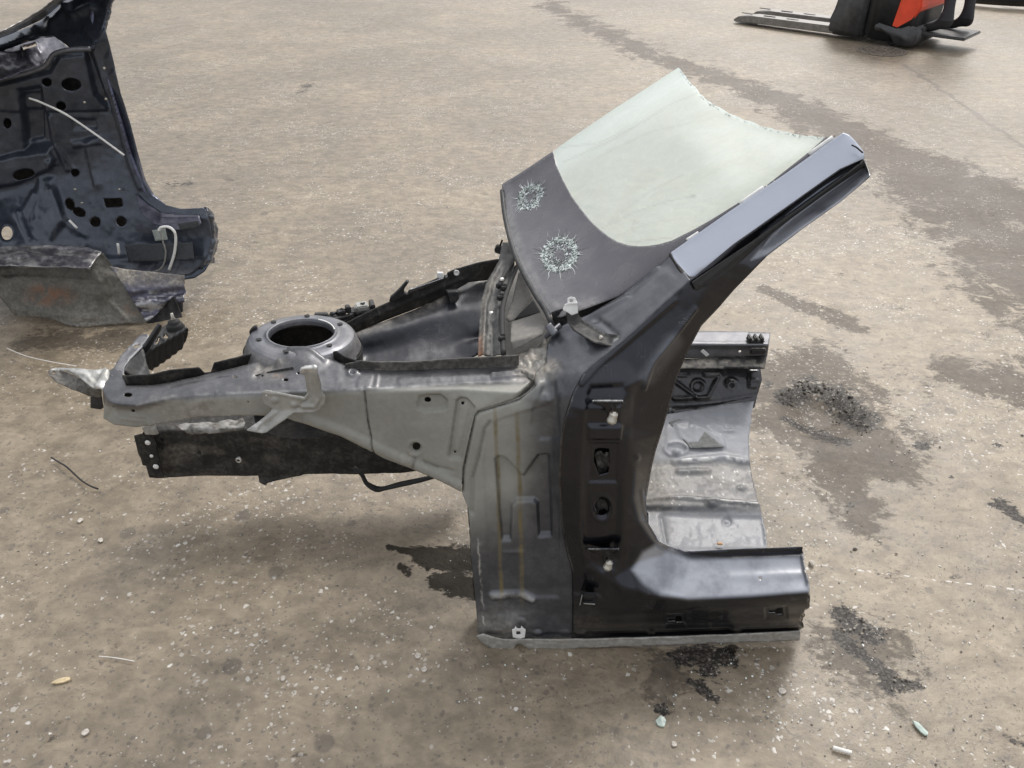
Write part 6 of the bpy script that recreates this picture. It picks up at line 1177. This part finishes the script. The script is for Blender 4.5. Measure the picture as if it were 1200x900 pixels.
bumper()

# small litter
def blob(name, u, v, rx, ry, rot, mat, label, cat, h=.001, seed=1, group=None):
    c = pz(u, v, .0); rd = random.Random(seed); pxm = 950/(c.y*cP+CAM_H*sP); n_ = 9
    top = []; bot = []
    for i in range(n_):
        a = 2*math.pi*i/n_; r = rd.uniform(.75, 1.1); x = rx*r*math.cos(a)/pxm; y = ry*r*math.sin(a)/pxm/.55
        X = x*math.cos(rot)-y*math.sin(rot); Yy = x*math.sin(rot)+y*math.cos(rot)
        top.append((c.x+X, c.y+Yy, h+rd.uniform(0, h))); bot.append((c.x+X*1.03, c.y+Yy*1.03, -.001))
    vs = top+bot+[(c.x, c.y, h*2)]; fs = [(i, (i+1) % n_, 2*n_) for i in range(n_)]+[(n_+i, n_+(i+1) % n_, (i+1) % n_, i) for i in range(n_)]
    o = mesh_obj(name, vs, fs, mat, None, False, loc=c); return setp(o, label, cat, group)
M['leaf'] = simple('dry leaf', (.62, .50, .31), .7, 0, .2, .4, 90)
M['shard'] = simple('pale green glass', (.42, .50, .45), .15, 0, .15, .1, 60)
M['paper'] = simple('white scrap', (.75, .73, .69), .7, 0, .1, .3, 60)
M['chip'] = simple('pale stone', (.52, .48, .42), .8, 0, .25, .6, 90)
blob('dry_leaf', 73, 797.5, 11, 2, .25, M['leaf'], 'small dry tan leaf on the asphalt at lower left', 'leaf', .002, 3)
blob('glass_shard', 1079, 854, 4, 6.5, .35, M['shard'], 'long pale green glass sliver at lower right, below the oily stain', 'glass shard', .002, 4)
blob('glass_shard', 775, 846, 6, 4, .2, M['shard'], 'squarish clear glass fragment on the ground in front of the sill', 'glass shard', .0015, 5)
cg = pz(987, 879, .004)
q0, q1 = pz(976, 876, .004), pz(998, 882, .004)
setp(tube('cigarette_end', [q0, (q0+q1)/2, q1], .0042, M['paper'], None, 8, loc=cg), 'white cigarette end lying on the ground at lower right', 'cigarette')
setp(tube('thin_twig', [pz(u, v, z) for u, v, z in [(60, 536, .012), (68, 541, .006), (78, 547, .012), (92, 560, .006), (103, 568, .01), (115, 573, .004)]], .0028, M['rubber'], None, 6, loc=pz(90, 556, 0)), 'thin dark bent wire on the ground left of the wreck', 'wire')
setp(tube('thin_white_straw', [pz(116, 769, .003), pz(136, 771, .004), pz(158, 775, .003)], .0011, M['paper'], None, 5, loc=pz(136, 771, 0)), 'very thin white straw stalk near the dry leaf', 'straw')
setp(tube('thin_grass_stalk', [pz(8, 408, .02), pz(30, 417, .02), pz(60, 424, .03), pz(90, 429, .02)], .0015, M['paper'], None, 5, loc=pz(40, 418, 0)), 'thin pale stalk on the ground between the two wrecks', 'straw')
for i, (u, v, a, b) in enumerate([(843.5, 637, 5, 3)]):
    c = pz(u, v, .094)
    o = solid('tan_crumb', [(0, 0, 0, .015, .010, .006)], Matrix.Translation(c), simple('tan crumb', (.55, .36, .22), .7), None, .002, loc=c); setp(o, 'small tan block lying on the cut floor pan', 'debris')
o = blob('pale_stone', 951, 661, 3.5, 2, 0, M['chip'], 'whitish stone flake just right of the cut sill end', 'stone', .005, 9)
for i, (u, v, r_, lab) in enumerate([(94, 610, 4, 'pale stone chip left of the front rail, below the bent wire'), (118, 633, 4, 'pale stone chip beside the round damp spot at far left'),
        (100, 858, 5, 'pale stone chip at the lower left corner, below the dry leaf'), (490, 769, 4.5, 'upper of two white chips left of the sill front corner'), (497, 785, 4.5, 'lower of two white chips left of the sill front corner'),
        (332, 795, 4, 'white angular chip alone in the middle of the left foreground'), (917, 810, 5, 'white stone chip between the two dark stains at lower right'), (790, 872, 4, 'pale chip at the bottom edge below the clear glass fragment')]):
    blob('stone_chip', u, v, r_*.8, r_*.5, i*.7, M['chip'], lab, 'stone', .0014, 20+i, 'larger pale stone chips in the foreground')
